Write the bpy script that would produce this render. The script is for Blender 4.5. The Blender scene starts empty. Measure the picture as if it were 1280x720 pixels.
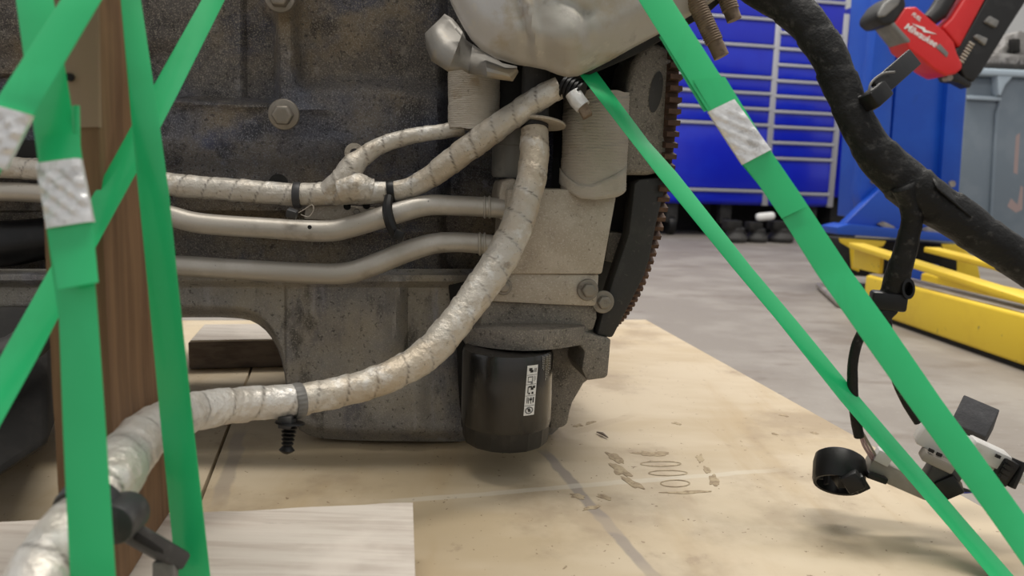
import bpy, bmesh, math, random
import numpy as np
from mathutils import Vector, Matrix, noise
random.seed(7); rng = np.random.default_rng(7)
R = math.radians
S = bpy.context.scene
COL = S.collection

# ------------------------------------------------------------------ camera
FPX, PITCH, ROLL = 950.0, R(8.2), 0.03
CAM = Vector((0, 0, 0.36))
fw = Vector((0, math.cos(PITCH), -math.sin(PITCH)))
r0, u0 = Vector((1, 0, 0)), Vector((0, math.sin(PITCH), math.cos(PITCH)))
RT = r0 * math.cos(ROLL) + u0 * math.sin(ROLL)
UP = u0 * math.cos(ROLL) - r0 * math.sin(ROLL)
cam = bpy.data.objects.new('camera', bpy.data.cameras.new('camera')); COL.objects.link(cam)
M4 = Matrix((RT, UP, -fw)).transposed().to_4x4(); M4.translation = CAM
cam.matrix_world = M4
cam.data.sensor_width = 36; cam.data.lens = 36 * FPX / 1280
cam.data.clip_start = 0.02
cam.data.dof.use_dof = True; cam.data.dof.focus_distance = 0.62; cam.data.dof.aperture_fstop = 9.5
S.camera = cam

# ------------------------------------------------------------------ world, lamps, exposure
S.view_settings.view_transform = 'Standard'; S.view_settings.look = 'None'
S.view_settings.gamma = 1; S.view_settings.use_curve_mapping = False
S.view_settings.exposure = 0.0
W = bpy.data.worlds.new('world'); S.world = W; W.use_nodes = True
W.node_tree.nodes['Background'].inputs[0].default_value = (0.97, 0.96, 0.955, 1)
W.node_tree.nodes['Background'].inputs[1].default_value = 0.58

def area_lamp(name, loc, target, sx, sy, power, color=(1, .95, .87)):
    d = bpy.data.lights.new(name, 'AREA'); d.shape = 'RECTANGLE'; d.size = sx; d.size_y = sy
    d.energy = power; d.color = color
    o = bpy.data.objects.new(name, d); COL.objects.link(o); o.location = loc
    o.rotation_euler = (Vector(target) - Vector(loc)).to_track_quat('-Z', 'Y').to_euler()
area_lamp('ceiling_tube_lamp', (0.6, 3.2, 3.4), (0.4, 1.2, 0), 2.4, .3, 95)
area_lamp('ceiling_tube_lamp', (2.4, 3.4, 3.6), (1.8, 3.6, 0), 2.4, .3, 40)
area_lamp('ceiling_tube_lamp', (0.15, .50, 3.2), (0.15, .50, 0), 2.4, .3, 62)

# ------------------------------------------------------------------ pixel -> place
def ray(px, py): return fw + RT * ((px - 640) / FPX) + UP * ((360 - py) / FPX)
def P(px, py, d): return CAM + ray(px, py) * d
def Zp(px, py, z):
    r = ray(px, py); return CAM + r * ((z - CAM.z) / r.z)
class Plane:                                   # an upright plane, yawed, at a given distance
    def __init__(s, yaw, dist):
        s.a = Vector((math.cos(yaw), math.sin(yaw), 0)); s.m = Vector((-math.sin(yaw), math.cos(yaw), 0)); s.dist = dist
    def __call__(s, px, py, off=0):
        r = ray(px, py); return CAM + r * ((s.dist - off) / r.dot(s.m))
    def uz(s, px, py, off=0):
        p = s(px, py, off); return p.dot(s.a), p.z
    def at(s, u, z, off=0): 
        return s.a * u + s.m * (s.dist - off) + Vector((0, 0, z))
YAW = R(10)
E = Plane(YAW, 0.655)                          # the engine's near side wall
DECK, PLANK = 0.118, 0.156

# ------------------------------------------------------------------ mesh helpers
class MB:
    def __init__(s): s.v = []; s.f = []
    def add(s, vs, fs):
        b = len(s.v); s.v += [Vector(v) for v in vs]; s.f += [tuple(i + b for i in f) for f in fs]; return s
    def box(s, c, ax, h):
        c = Vector(c); x, y, z = [Vector(a).normalized() * k for a, k in zip(ax, h)]
        vs = [c + x * i + y * j + z * k for i in (-1, 1) for j in (-1, 1) for k in (-1, 1)]
        return s.add(vs, [(0, 1, 3, 2), (4, 6, 7, 5), (0, 4, 5, 1), (2, 3, 7, 6), (0, 2, 6, 4), (1, 5, 7, 3)])
    def hexa(s, f4, b4):                       # front quad, back quad
        return s.add(list(f4) + list(b4), [(0, 1, 2, 3), (7, 6, 5, 4), (0, 4, 5, 1), (1, 5, 6, 2), (2, 6, 7, 3), (3, 7, 4, 0)])
    def prism(s, front, back):
        n = len(front)
        return s.add(list(front) + list(back), [tuple(range(n)), tuple(range(2 * n - 1, n - 1, -1))] +
                     [(i, i + n, (i + 1) % n + n, (i + 1) % n) for i in range(n)])
    def pprism(s, pl, pts, o0, o1):            # outline on a plane, given real thickness
        return s.prism([pl(x, y, o0) for x, y in pts], [pl(x, y, o0) + pl.m * (o0 - o1) for x, y in pts])
    def tube(s, pts, rad, n=16, mod=None, cap=True):
        N = len(pts); rad = [rad] * N if not hasattr(rad, '__len__') else rad
        T = [(pts[min(i + 1, N - 1)] - pts[max(i - 1, 0)]).normalized() for i in range(N)]
        ref = Vector((0, 0, 1)) if abs(T[0].z) < .9 else Vector((0, 1, 0))
        nrm = (ref - T[0] * ref.dot(T[0])).normalized(); b = len(s.v); L = 0
        for i in range(N):
            if i: L += (pts[i] - pts[i - 1]).length
            nrm = (nrm - T[i] * nrm.dot(T[i])).normalized(); bi = T[i].cross(nrm)
            for k in range(n):
                a = 2 * math.pi * k / n; r = rad[i] * (mod(L, a, i) if mod else 1)
                s.v.append(pts[i] + (nrm * math.cos(a) + bi * math.sin(a)) * r)
        for i in range(N - 1):
            for k in range(n):
                s.f.append((b + i * n + k, b + i * n + (k + 1) % n, b + (i + 1) * n + (k + 1) % n, b + (i + 1) * n + k))
        if cap:
            s.f.append(tuple(b + k for k in range(n - 1, -1, -1))); s.f.append(tuple(b + (N - 1) * n + k for k in range(n)))
        return s
    def cyl(s, p, q, r, n=20, r2=None): return s.tube([Vector(p), Vector(q)], [r, r if r2 is None else r2], n)
    def lathe(s, c, prof, n=40, ax=((1, 0, 0), (0, 1, 0), (0, 0, 1)), mod=None):
        x, y, z = [Vector(a) for a in ax]; c = Vector(c); b = len(s.v); N = len(prof)
        for i, (r, h) in enumerate(prof):
            for k in range(n):
                a = 2 * math.pi * k / n; rr = r * (mod(i, a) if mod else 1)
                s.v.append(c + (x * math.cos(a) + y * math.sin(a)) * rr + z * h)
        for i in range(N - 1):
            for k in range(n):
                s.f.append((b + i * n + k, b + i * n + (k + 1) % n, b + (i + 1) * n + (k + 1) % n, b + (i + 1) * n + k))
        s.f.append(tuple(b + k for k in range(n - 1, -1, -1))); s.f.append(tuple(b + (N - 1) * n + k for k in range(n)))
        return s
    def grid(s, rows):                         # rows of points
        b = len(s.v); nr, nc = len(rows), len(rows[0])
        for r in rows: s.v += [Vector(p) for p in r]
        s.f += [(b + i * nc + j, b + (i + 1) * nc + j, b + (i + 1) * nc + j + 1, b + i * nc + j + 1) for i in range(nr - 1) for j in range(nc - 1)]
        return s

def tag(o, label=None, cat=None, group=None, kind=None):
    for k, v in (('label', label), ('category', cat), ('group', group), ('kind', kind)):
        if v: o[k] = v
    return o
def thing(name, loc, label=None, cat=None, group=None, kind=None):
    o = bpy.data.objects.new(name, None); COL.objects.link(o); o.location = loc; o.empty_display_size = .05
    o['_w'] = list(loc)
    return tag(o, label, cat, group, kind)
def obj(name, mb, m, parent=None, bevel=0, seg=2, angle=35, base=False, solid=0, subd=0, label=None):
    me = bpy.data.meshes.new(name)
    org = Vector((0, 0, 0))
    if parent is not None: org = Vector(parent['_w'])
    elif base:
        org = sum(mb.v, Vector()) / len(mb.v); org.z = min(v.z for v in mb.v)
    me.from_pydata([v - org for v in mb.v], [], mb.f)
    bm = bmesh.new(); bm.from_mesh(me)
    bmesh.ops.recalc_face_normals(bm, faces=bm.faces[:])
    if bevel:
        ed = [e for e in bm.edges if len(e.link_faces) == 2 and e.calc_face_angle(0) > R(30)]
        bmesh.ops.bevel(bm, geom=ed, offset=bevel, segments=seg, profile=.5, affect='EDGES', clamp_overlap=True)
    bmesh.ops.triangulate(bm, faces=[f for f in bm.faces if len(f.verts) > 4])
    bm.to_mesh(me); bm.free()
    for p in me.polygons: p.use_smooth = True
    me.set_sharp_from_angle(angle=R(angle))
    o = bpy.data.objects.new(name, me); COL.objects.link(o); me.materials.append(m)
    o['_w'] = list(org)
    if parent is not None: o.parent = parent
    else: o.location = org
    if solid:
        md = o.modifiers.new('solid', 'SOLIDIFY'); md.thickness = solid; md.offset = 0
    if subd:
        md = o.modifiers.new('sub', 'SUBSURF'); md.levels = subd; md.render_levels = subd
    if label: o['label'] = label
    return o
def smooth_path(keys, step=.002):              # keys: (point, radius) -> Catmull-Rom samples
    pts = [k[0] for k in keys]; rs = [k[1] for k in keys]; out, ro = [], []
    n = len(pts)
    for i in range(n - 1):
        p0, p1, p2, p3 = pts[max(i - 1, 0)], pts[i], pts[i + 1], pts[min(i + 2, n - 1)]
        k = max(2, int((p2 - p1).length / step))
        for j in range(k):
            t = j / k
            out.append(.5 * ((2 * p1) + (p2 - p0) * t + (2 * p0 - 5 * p1 + 4 * p2 - p3) * t * t + (3 * p1 - p0 - 3 * p2 + p3) * t ** 3))
            ro.append(rs[i] + (rs[i + 1] - rs[i]) * (t * t * (3 - 2 * t)))
    out.append(pts[-1]); ro.append(rs[-1]); return out, ro
def pxpath(keys, step=.002):                   # (px, py, width in px, depth)
    return smooth_path([(P(x, y, d), w * d / FPX / 2) for x, y, w, d in keys], step)
def nz(x, y, z=0): return noise.noise(Vector((x, y, z)))

# ------------------------------------------------------------------ materials
def mat(name, base, rough=.5, metal=0, layers=(), bump=(), coat=0, spec=.5, aniso=None, rvar=0):
    """layers: (colour, scale, detail, lo, hi, strength[, stretch])   bump: (scale, strength, distance[, stretch])"""
    m = bpy.data.materials.new(name); m.use_nodes = True; nt = m.node_tree; N, L = nt.nodes, nt.links
    b = N['Principled BSDF']; b.inputs['Roughness'].default_value = rough; b.inputs['Metallic'].default_value = metal
    b.inputs['Coat Weight'].default_value = coat; b.inputs['Specular IOR Level'].default_value = spec
    b.inputs['Coat Roughness'].default_value = .12
    tc = N.new('ShaderNodeTexCoord'); cur = None; first = None
    def vec(st):
        if not st: return tc.outputs['Object']
        mp = N.new('ShaderNodeMapping'); mp.inputs['Scale'].default_value = st; L.new(tc.outputs['Object'], mp.inputs[0]); return mp.outputs[0]
    def nzn(scale, detail, st):
        n = N.new('ShaderNodeTexNoise'); n.inputs['Scale'].default_value = scale; n.inputs['Detail'].default_value = detail
        n.inputs['Roughness'].default_value = .62; L.new(vec(st), n.inputs['Vector']); return n.outputs['Fac']
    for ly in layers:
        col, sc, de, lo, hi, fac = ly[:6]; st = ly[6] if len(ly) > 6 else None
        r = N.new('ShaderNodeMapRange'); r.inputs[1].default_value = lo; r.inputs[2].default_value = hi; r.inputs[4].default_value = fac
        r.interpolation_type = 'SMOOTHSTEP'; L.new(nzn(sc, de, st), r.inputs[0]); first = first or r
        mx = N.new('ShaderNodeMix'); mx.data_type = 'RGBA'; L.new(r.outputs[0], mx.inputs[0])
        if cur is None: mx.inputs[6].default_value = (*base, 1)
        else: L.new(cur, mx.inputs[6])
        mx.inputs[7].default_value = (*col, 1); cur = mx.outputs[2]
    if cur is None: b.inputs['Base Color'].default_value = (*base, 1)
    else: L.new(cur, b.inputs['Base Color'])
    if rvar and first:
        a = N.new('ShaderNodeMath'); a.operation = 'MULTIPLY_ADD'; L.new(first.outputs[0], a.inputs[0]); a.inputs[1].default_value = rvar; a.inputs[2].default_value = rough
        L.new(a.outputs[0], b.inputs['Roughness'])
    prev = None
    for bp in bump:
        sc, st_, di = bp[:3]; st = bp[3] if len(bp) > 3 else None
        n = N.new('ShaderNodeBump'); n.inputs['Strength'].default_value = st_; n.inputs['Distance'].default_value = di
        L.new(nzn(sc, 4, st), n.inputs['Height'])
        if prev: L.new(prev, n.inputs['Normal'])
        prev = n.outputs[0]
    if prev: L.new(prev, b.inputs['Normal'])
    m['last'] = ''
    return m
M = {}
M['block'] = mat('cast_block', (.12, .108, .098), .62, .2, [
    ((.21, .165, .108), 9, 5, .43, .6, .95), ((.08, .083, .108), 13, 4, .49, .62, .9), ((.035, .031, .028), 34, 6, .52, .66, .75), ((.32, .285, .23), 850, 2, .5, .66, .8),
    ((.36, .33, .29), 70, 6, .58, .72, .45), ((.022, .02, .018), 300, 4, .55, .68, .7), ((.14, .065, .03), 24, 5, .63, .73, .45)], [(700, .8, .0014), (90, .4, .003)], rvar=-.1)
def dust_zones(m):                              # brown oil film high on the wall, blue grey bare casting along the rail
    nt = m.node_tree; N, L = nt.nodes, nt.links; b = N['Principled BSDF']; tc = N.new('ShaderNodeTexCoord')
    src = b.inputs['Base Color'].links[0].from_socket
    sep = N.new('ShaderNodeSeparateXYZ'); L.new(tc.outputs['Object'], sep.inputs[0])
    n = N.new('ShaderNodeTexNoise'); n.inputs['Scale'].default_value = 16; n.inputs['Detail'].default_value = 6; L.new(tc.outputs['Object'], n.inputs['Vector'])
    a = N.new('ShaderNodeMath'); a.operation = 'MULTIPLY_ADD'; L.new(n.outputs['Fac'], a.inputs[0]); a.inputs[1].default_value = .12; L.new(sep.outputs['Z'], a.inputs[2])
    zt, zb = E(300, 118).z - eng_z + .06, E(300, 235).z - eng_z + .06
    r1 = N.new('ShaderNodeMapRange'); r1.interpolation_type = 'SMOOTHSTEP'; L.new(a.outputs[0], r1.inputs[0]); r1.inputs[1].default_value = zt + .02; r1.inputs[2].default_value = zt - .02
    r2 = N.new('ShaderNodeMapRange'); r2.interpolation_type = 'SMOOTHSTEP'; L.new(a.outputs[0], r2.inputs[0]); r2.inputs[1].default_value = zb - .025; r2.inputs[2].default_value = zb + .025
    mu = N.new('ShaderNodeMath'); mu.operation = 'MULTIPLY'; L.new(r1.outputs[0], mu.inputs[0]); L.new(r2.outputs[0], mu.inputs[1])
    m1 = N.new('ShaderNodeMix'); m1.data_type = 'RGBA'; m1.blend_type = 'MULTIPLY'; L.new(mu.outputs[0], m1.inputs[0]); L.new(src, m1.inputs[6]); m1.inputs[7].default_value = (.78, .9, 1.25, 1)
    L.new(m1.outputs[2], b.inputs['Base Color'])
eng_z = DECK + .02
dust_zones(M['block'])
M['pan'] = mat('cast_pan', (.245, .235, .22), .52, .25, [
    ((.33, .3, .245), 12, 5, .42, .6, .85), ((.125, .125, .15), 15, 5, .5, .64, .85, (1, 1, .35)), ((.05, .045, .04), 40, 6, .55, .68, .7, (1, 1, .5)), ((.42, .4, .36), 800, 2, .52, .68, .6),
    ((.04, .036, .033), 280, 4, .58, .68, .7), ((.4, .39, .42), 36, 5, .56, .7, .6, (1, 1, .12))], [(700, .6, .0012), (80, .35, .002)])
M['cast'] = mat('cast_housing', (.21, .19, .165), .6, .25, [
    ((.24, .215, .18), 15, 5, .42, .62, .8), ((.08, .072, .062), 30, 5, .53, .68, .8), ((.4, .36, .3), 800, 2, .5, .68, .7), ((.04, .036, .03), 260, 4, .57, .68, .7)],
    [(700, .7, .0012), (90, .3, .002)])
M['alu'] = mat('dusty_aluminium', (.41, .355, .285), .58, .2, [
    ((.53, .48, .41), 25, 5, .42, .65, .7), ((.25, .215, .175), 45, 6, .57, .72, .6), ((.6, .55, .48), 700, 2, .52, .68, .55), ((.2, .17, .135), 330, 3, .6, .72, .7)],
    [(600, .5, .0008), (70, .2, .001)])
M['pipe'] = mat('pipe_aluminium', (.46, .425, .37), .45, .5, [
    ((.6, .57, .52), 30, 5, .42, .65, .6), ((.3, .26, .21), 40, 6, .57, .72, .6), ((.08, .07, .06), 240, 4, .68, .74, .85)], [(400, .25, .0005)])
M['shield'] = mat('stamped_shield', (.47, .445, .405), .58, .25, [
    ((.56, .555, .56), 12, 6, .44, .58, .8), ((.42, .35, .25), 18, 6, .5, .62, .8), ((.26, .235, .21), 30, 6, .56, .68, .65), ((.62, .58, .5), 45, 5, .58, .68, .6)], [(30, .25, .003), (300, .15, .0005)])
M['sleeve'] = mat('glass_fibre_sleeve', (.47, .42, .35), .85, .1, [
    ((.55, .505, .44), 20, 5, .42, .62, .7), ((.33, .25, .15), 30, 5, .57, .7, .7), ((.12, .1, .08), 160, 4, .66, .74, .7)], [(260, .8, .0015, (1, 1, 3)), (900, .5, .0006)])
def foil_material(nm='foil_tape', base=(.56, .52, .455), dirt=.9):
    m = mat(nm, base, .5 if dirt > .5 else .4, .42, [
        ((.5, .425, .325), 18, 5, .46, .64, dirt), ((.74, .73, .7), 55, 4, .55, .68, .6), ((.2, .155, .115), 75, 6, .6, .7, .6 * dirt), ((.12, .1, .08), 420, 3, .62, .7, .5 * dirt)], [(70, .6, .003), (260, .5, .0014)])
    nt = m.node_tree; N, L = nt.nodes, nt.links; b = N['Principled BSDF']
    at = N.new('ShaderNodeAttribute'); at.attribute_name = 'seam'
    src = b.inputs['Base Color'].links[0].from_socket
    mx = N.new('ShaderNodeMix'); mx.data_type = 'RGBA'; L.new(at.outputs['Fac'], mx.inputs[0]); L.new(src, mx.inputs[6])
    mx.inputs[7].default_value = (.07, .055, .045, 1); L.new(mx.outputs[2], b.inputs['Base Color'])
    return m
M['foil'] = foil_material()
M['foil_clean'] = foil_material('bright_foil_tape', (.7, .68, .64), .45)
M['foil_end'] = mat('foil_dusty', (.6, .56, .49), .5, .5, [((.5, .45, .37), 40, 5, .45, .65, .8)], [(120, .5, .002)])
M['green'] = mat('green_strap', (.014, .5, .165), .36, 0, [((.022, .56, .2), 14, 4, .45, .65, .6), ((.012, .43, .14), 50, 3, .55, .7, .3, (1, 1, .1))], [(25, .06, .004), (900, .1, .0002)], coat=.25)
M['seal'] = mat('crimped_seal', (.82, .82, .81), .34, .55, [((.95, .95, .94), 90, 3, .45, .65, .7), ((.45, .44, .42), 140, 4, .58, .7, .6)], [(150, .6, .002)])
M['filter'] = mat('black_filter', (.007, .0068, .0065), .26, 0, [((.024, .02, .017), 18, 5, .48, .68, .8, (1, 1, .25)), ((.1, .085, .07), 30, 6, .62, .78, .4, (1, 1, .2))], [(20, .05, .003)], coat=.4, rvar=.25)
M['filter_base'] = mat('black_filter_base', (.01, .0098, .0095), .45, 0, [((.03, .026, .022), 60, 5, .5, .7, .6)], [(300, .2, .0004)])
M['white_print'] = mat('white_sticker', (.8, .8, .78), .5)
M['black_print'] = mat('black_ink', (.012, .012, .012), .5)
M['grey_print'] = mat('grey_ink', (.33, .32, .3), .6)
M['rust'] = mat('rusty_steel', (.085, .047, .032), .75, .3, [((.14, .08, .05), 60, 5, .45, .65, .8), ((.05, .035, .028), 90, 5, .55, .7, .8)], [(300, .6, .001)])
M['stud'] = mat('brown_stud', (.2, .145, .1), .6, .5, [((.3, .23, .165), 80, 5, .45, .65, .8), ((.07, .05, .04), 120, 5, .55, .7, .7)], [(300, .4, .0006)])
M['bolt'] = mat('dull_bolt', (.26, .235, .2), .5, .6, [((.34, .3, .25), 80, 5, .45, .65, .7), ((.1, .085, .07), 120, 5, .58, .7, .6)], [(300, .3, .0005)])
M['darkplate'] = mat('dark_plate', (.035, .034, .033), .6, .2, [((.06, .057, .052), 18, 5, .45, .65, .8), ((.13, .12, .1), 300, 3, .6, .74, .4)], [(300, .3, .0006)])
M['darkhole'] = mat('near_black', (.009, .0085, .008), .85, 0, [((.02, .018, .016), 30, 5, .45, .65, .8)], [(200, .4, .001)])  # near-black; paints in the shade of holes and gaps, also serves black parts
def wood(name, base, lines, dark, rough=.75, axis=(1, 1, 1), sc=1):
    return mat(name, base, rough, 0, [(lines, 130 * sc, 5, .42, .64, .75, axis), (dark, 50 * sc, 6, .55, .74, .7, axis), (tuple(c * .35 for c in dark), 230 * sc, 4, .67, .74, .7, axis),
               (tuple(min(1, c * 1.25) for c in base), 12, 4, .5, .7, .5)], [(160 * sc, .5, .0015, axis), (40, .15, .002)])
M['post'] = wood('brown_timber', (.21, .118, .057), (.13, .068, .032), (.09, .045, .02), axis=(1, 1, .05))
M['post_light'] = wood('pale_timber', (.3, .21, .14), (.3, .2, .13), (.2, .12, .07), axis=(1, 1, .05))
M['plank'] = wood('grey_white_plank', (.66, .6, .53), (.5, .43, .37), (.45, .36, .3), axis=(.06, 1, 1))
M['oldboard'] = wood('dark_board', (.2, .16, .13), (.12, .09, .075), (.08, .06, .05), axis=(.06, 1, 1))
M['paleboard'] = wood('pale_board', (.62, .52, .4), (.5, .4, .29), (.4, .3, .2), axis=(.06, 1, 1))
M['tape'] = mat('black_cloth_tape', (.006, .006, .006), .6, 0, [((.015, .0145, .014), 40, 5, .45, .65, .8), ((.06, .057, .053), 160, 4, .55, .7, .6)], [(60, .7, .004), (500, .5, .0008)], spec=.3)
M['plastic'] = mat('black_plastic', (.007, .007, .0075), .42, 0, [((.02, .0195, .019), 60, 5, .5, .7, .6)], [(200, .2, .0005)], spec=.35)
M['greyplastic'] = mat('grey_plastic', (.035, .035, .037), .5, 0, [((.13, .125, .12), 60, 5, .5, .7, .6)], [(200, .25, .0005)])
M['bandgrey'] = mat('grey_band', (.16, .155, .145), .5, 0, [((.24, .23, .21), 100, 5, .5, .7, .6)])
M['conn'] = mat('pale_grey_connector', (.56, .55, .53), .5, 0, [((.45, .42, .37), 50, 5, .5, .7, .6)])
M['conn_tan'] = mat('dusty_grey_connector', (.26, .235, .2), .6, 0, [((.34, .31, .27), 50, 5, .5, .7, .6)])
M['foam'] = mat('charcoal_foam', (.06, .06, .065), .9, 0, [((.1, .1, .105), 60, 5, .45, .65, .7)], [(400, .5, .001)])
M['wire_white'] = mat('white_wire', (.75, .73, .7), .45); M['wire_pink'] = mat('mauve_wire', (.4, .27, .3), .45); M['wire_blue'] = mat('blue_wire', (.03, .04, .35), .4)
M['blue'] = mat('royal_blue_enamel', (.004, .014, .5), .3, 0, [((.006, .03, .6), 3, 3, .45, .65, .5)], coat=.3)
M['bluecol'] = mat('blue_column_paint', (.006, .075, .5), .42, 0, [((.01, .1, .58), 5, 4, .45, .65, .6), ((.005, .04, .3), 20, 5, .6, .72, .3)], [(60, .1, .002)])
M['trim'] = mat('aluminium_trim', (.5, .5, .54), .4, .5)
M['dark'] = mat('dark_gap', (.008, .008, .01), .7)
M['yellow'] = mat('yellow_paint', (.78, .55, .03), .45, 0, [((.68, .45, .025), 8, 4, .45, .65, .6), ((.2, .14, .06), 35, 6, .66, .72, .8)], [(60, .1, .002)])
M['worn'] = mat('worn_steel', (.3, .27, .24), .5, .4, [((.5, .46, .4), 15, 5, .45, .65, .7), ((.15, .12, .1), 25, 5, .58, .7, .6)])
M['red'] = mat('red_tool_plastic', (.62, .018, .02), .4, 0, [((.7, .04, .035), 20, 4, .5, .7, .5)])
M['toolblack'] = mat('black_tool_rubber', (.009, .009, .0095), .5, 0, [((.025, .025, .025), 30, 4, .5, .7, .6)])
M['toolgrey'] = mat('grey_tool_rubber', (.17, .17, .165), .6, 0, [((.25, .245, .235), 25, 4, .45, .65, .7)])
M['bin'] = mat('blue_grey_bin', (.16, .2, .24), .55, 0, [((.2, .24, .28), 6, 4, .45, .65, .6)])
M['binrim'] = mat('pale_bin_rim', (.4, .48, .55), .5); M['orange'] = mat('faded_orange_mark', (.36, .27, .26), .6)
M['machine'] = mat('grey_machine', (.22, .21, .2), .6, .2, [((.42, .41, .4), 18, 4, .45, .6, .8), ((.04, .04, .04), 22, 4, .56, .66, .9)])
M['stain'] = mat('stamp_ink_stain', (.36, .28, .18), .85, 0, [((.24, .175, .11), 170, 5, .45, .62, .9), ((.46, .37, .24), 90, 5, .5, .62, .8)])
M['white'] = mat('white_paint', (.78, .78, .76), .7, 0, [((.7, .7, .69), 2, 4, .45, .65, .6)])

# concrete, plywood
M['concrete'] = mat('concrete_floor', (.225, .2, .175), .6, 0, [
    ((.3, .275, .245), 3.5, 6, .42, .64, .8), ((.16, .13, .105), 5, 7, .52, .66, .7, (.6, 1.6, 1)), ((.1, .075, .055), 14, 6, .62, .72, .6, (.5, 1.8, 1)), ((.4, .38, .35), 90, 4, .6, .74, .4)],
    [(40, .15, .002), (400, .15, .0006)])
def plywood():
    m = mat('plywood', (.46, .365, .235), .62, 0, [
        ((.56, .47, .34), 5, 4, .4, .62, .8, (.6, 1.5, 1)), ((.42, .31, .175), 14, 5, .5, .68, .6, (1, .2, 1)), ((.3, .225, .145), 7, 6, .5, .66, .6),
        ((.16, .1, .05), 190, 2, .7, .735, .75), ((.3, .22, .15), 28, 6, .66, .73, .45)], [(60, .2, .0012, (1, .25, 1)), (300, .15, .0005)])
    nt = m.node_tree; N, L = nt.nodes, nt.links; b = N['Principled BSDF']
    tc = N.new('ShaderNodeTexCoord')
    wob = N.new('ShaderNodeTexNoise'); wob.inputs['Scale'].default_value = 30; L.new(tc.outputs['Object'], wob.inputs['Vector'])
    cur = b.inputs['Base Color'].links[0].from_socket
    def stripe(p, q, w, col, fac):             # a smear across the sheet between two places on it
        nonlocal cur
        d = (q - p); ln = d.length; d.normalize(); nrm = Vector((-d.y, d.x, 0))
        def dot(v, off):
            n = N.new('ShaderNodeVectorMath'); n.operation = 'DOT_PRODUCT'; n.inputs[1].default_value = v; L.new(tc.outputs['Object'], n.inputs[0])
            a = N.new('ShaderNodeMath'); a.operation = 'SUBTRACT'; L.new(n.outputs['Value'], a.inputs[0]); a.inputs[1].default_value = off; return a.outputs[0]
        ac = dot(nrm, p.dot(nrm))
        wv = N.new('ShaderNodeMath'); wv.operation = 'MULTIPLY_ADD'; L.new(wob.outputs['Fac'], wv.inputs[0]); wv.inputs[1].default_value = w * .9; wv.inputs[2].default_value = -w * .45
        ad = N.new('ShaderNodeMath'); L.new(ac, ad.inputs[0]); L.new(wv.outputs[0], ad.inputs[1])
        ab = N.new('ShaderNodeMath'); ab.operation = 'ABSOLUTE'; L.new(ad.outputs[0], ab.inputs[0])
        r = N.new('ShaderNodeMapRange'); r.interpolation_type = 'SMOOTHSTEP'; L.new(ab.outputs[0], r.inputs[0])
        r.inputs[1].default_value = w * .35; r.inputs[2].default_value = w * .62; r.inputs[3].default_value = fac; r.inputs[4].default_value = 0
        al = dot(d, p.dot(d))
        g1 = N.new('ShaderNodeMapRange'); L.new(al, g1.inputs[0]); g1.inputs[1].default_value = 0; g1.inputs[2].default_value = .02
        g2 = N.new('ShaderNodeMapRange'); L.new(al, g2.inputs[0]); g2.inputs[1].default_value = ln; g2.inputs[2].default_value = ln - .04
        m1 = N.new('ShaderNodeMath'); m1.operation = 'MULTIPLY'; L.new(g1.outputs[0], m1.inputs[0]); L.new(g2.outputs[0], m1.inputs[1])
        m2 = N.new('ShaderNodeMath'); m2.operation = 'MULTIPLY'; L.new(m1.outputs[0], m2.inputs[0]); L.new(r.outputs[0], m2.inputs[1])
        mx = N.new('ShaderNodeMix'); mx.data_type = 'RGBA'; L.new(m2.outputs[0], mx.inputs[0]); L.new(cur, mx.inputs[6]); mx.inputs[7].default_value = (*col, 1)
        cur = mx.outputs[2]
    z = lambda x, y: Zp(x, y, DECK) - Vector((0, .7, 0))   # the sheet's own coordinates
    stripe(z(676, 560), z(835, 740), .010, (.25, .215, .19), .75)
    stripe(z(470, 628), z(985, 586), .008, (.62, .57, .47), .45)
    stripe(z(700, 640), z(1000, 718), .02, (.5, .4, .27), .35)
    stripe(z(303, 535), z(270, 640), .012, (.3, .25, .2), .65)
    stripe(z(705, 545), z(800, 515), .012, (.42, .33, .22), .5)
    stripe(z(860, 520), z(960, 585), .004, (.45, .35, .22), .5)
    stripe(z(835, 622), z(885, 650), .022, (.5, .4, .28), .6)
    L.new(cur, b.inputs['Base Color'])
    return m
M['plywood'] = plywood()
M['plyedge'] = mat('plywood_edge', (.5, .36, .2), .75, 0, [((.28, .19, .1), 260, 2, .45, .55, .8, (.05, .05, 1))])

# ================================================================== SETTING
f = obj('floor', MB().box((1, 4, -.05), ((1, 0, 0), (0, 1, 0), (0, 0, 1)), (9, 9, .05)), M['concrete']); f['kind'] = 'structure'
BW = Plane(YAW, 6.3)
w = obj('wall_back', MB().box(BW.at(1.5, 1.6, -.1), (BW.a, BW.m, (0, 0, 1)), (7, .1, 1.6)), M['white']); w['kind'] = 'structure'

# ================================================================== PALLET DECK, PLANK, POST
e0, e1 = Zp(1280, 662, DECK), Zp(812, 402, DECK)          # right edge of the sheet
ed = (e1 - e0); ed.z = 0; ed.normalize()
nr, fr = e0 - ed * .42, e1 + ed * .02
back_dir = Vector((-.985, -.17, 0)); far = fr
j0, j1 = Zp(285, 535, DECK), Zp(250, 625, DECK)           # the joint between the two sheets
jd = (j0 - j1); jd.z = 0; jd.normalize()
def line_x(p, d, q, e):                                   # crossing of two lines in plan
    t = ((q.x - p.x) * e.y - (q.y - p.y) * e.x) / (d.x * e.y - d.y * e.x); return p + d * t
pallet = thing('pallet', (0, .7, 0), 'wide pallet with a pale yellow plywood top under the engine', 'pallet')
fe = Vector((.985, .17, 0))
jf, jn = line_x(j0, jd, fr, fe), line_x(j0, jd, nr, fe)
lf, ln_ = jf - fe * 1.0, jn - fe * .75
dz = Vector((0, 0, -.018)); gap = fe * .0012
def sheet(a, b, c, d):
    q = [a, b, c, d]
    return MB().prism([Vector((v.x, v.y, DECK)) for v in q], [Vector((v.x, v.y, DECK)) + dz for v in q])
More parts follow.
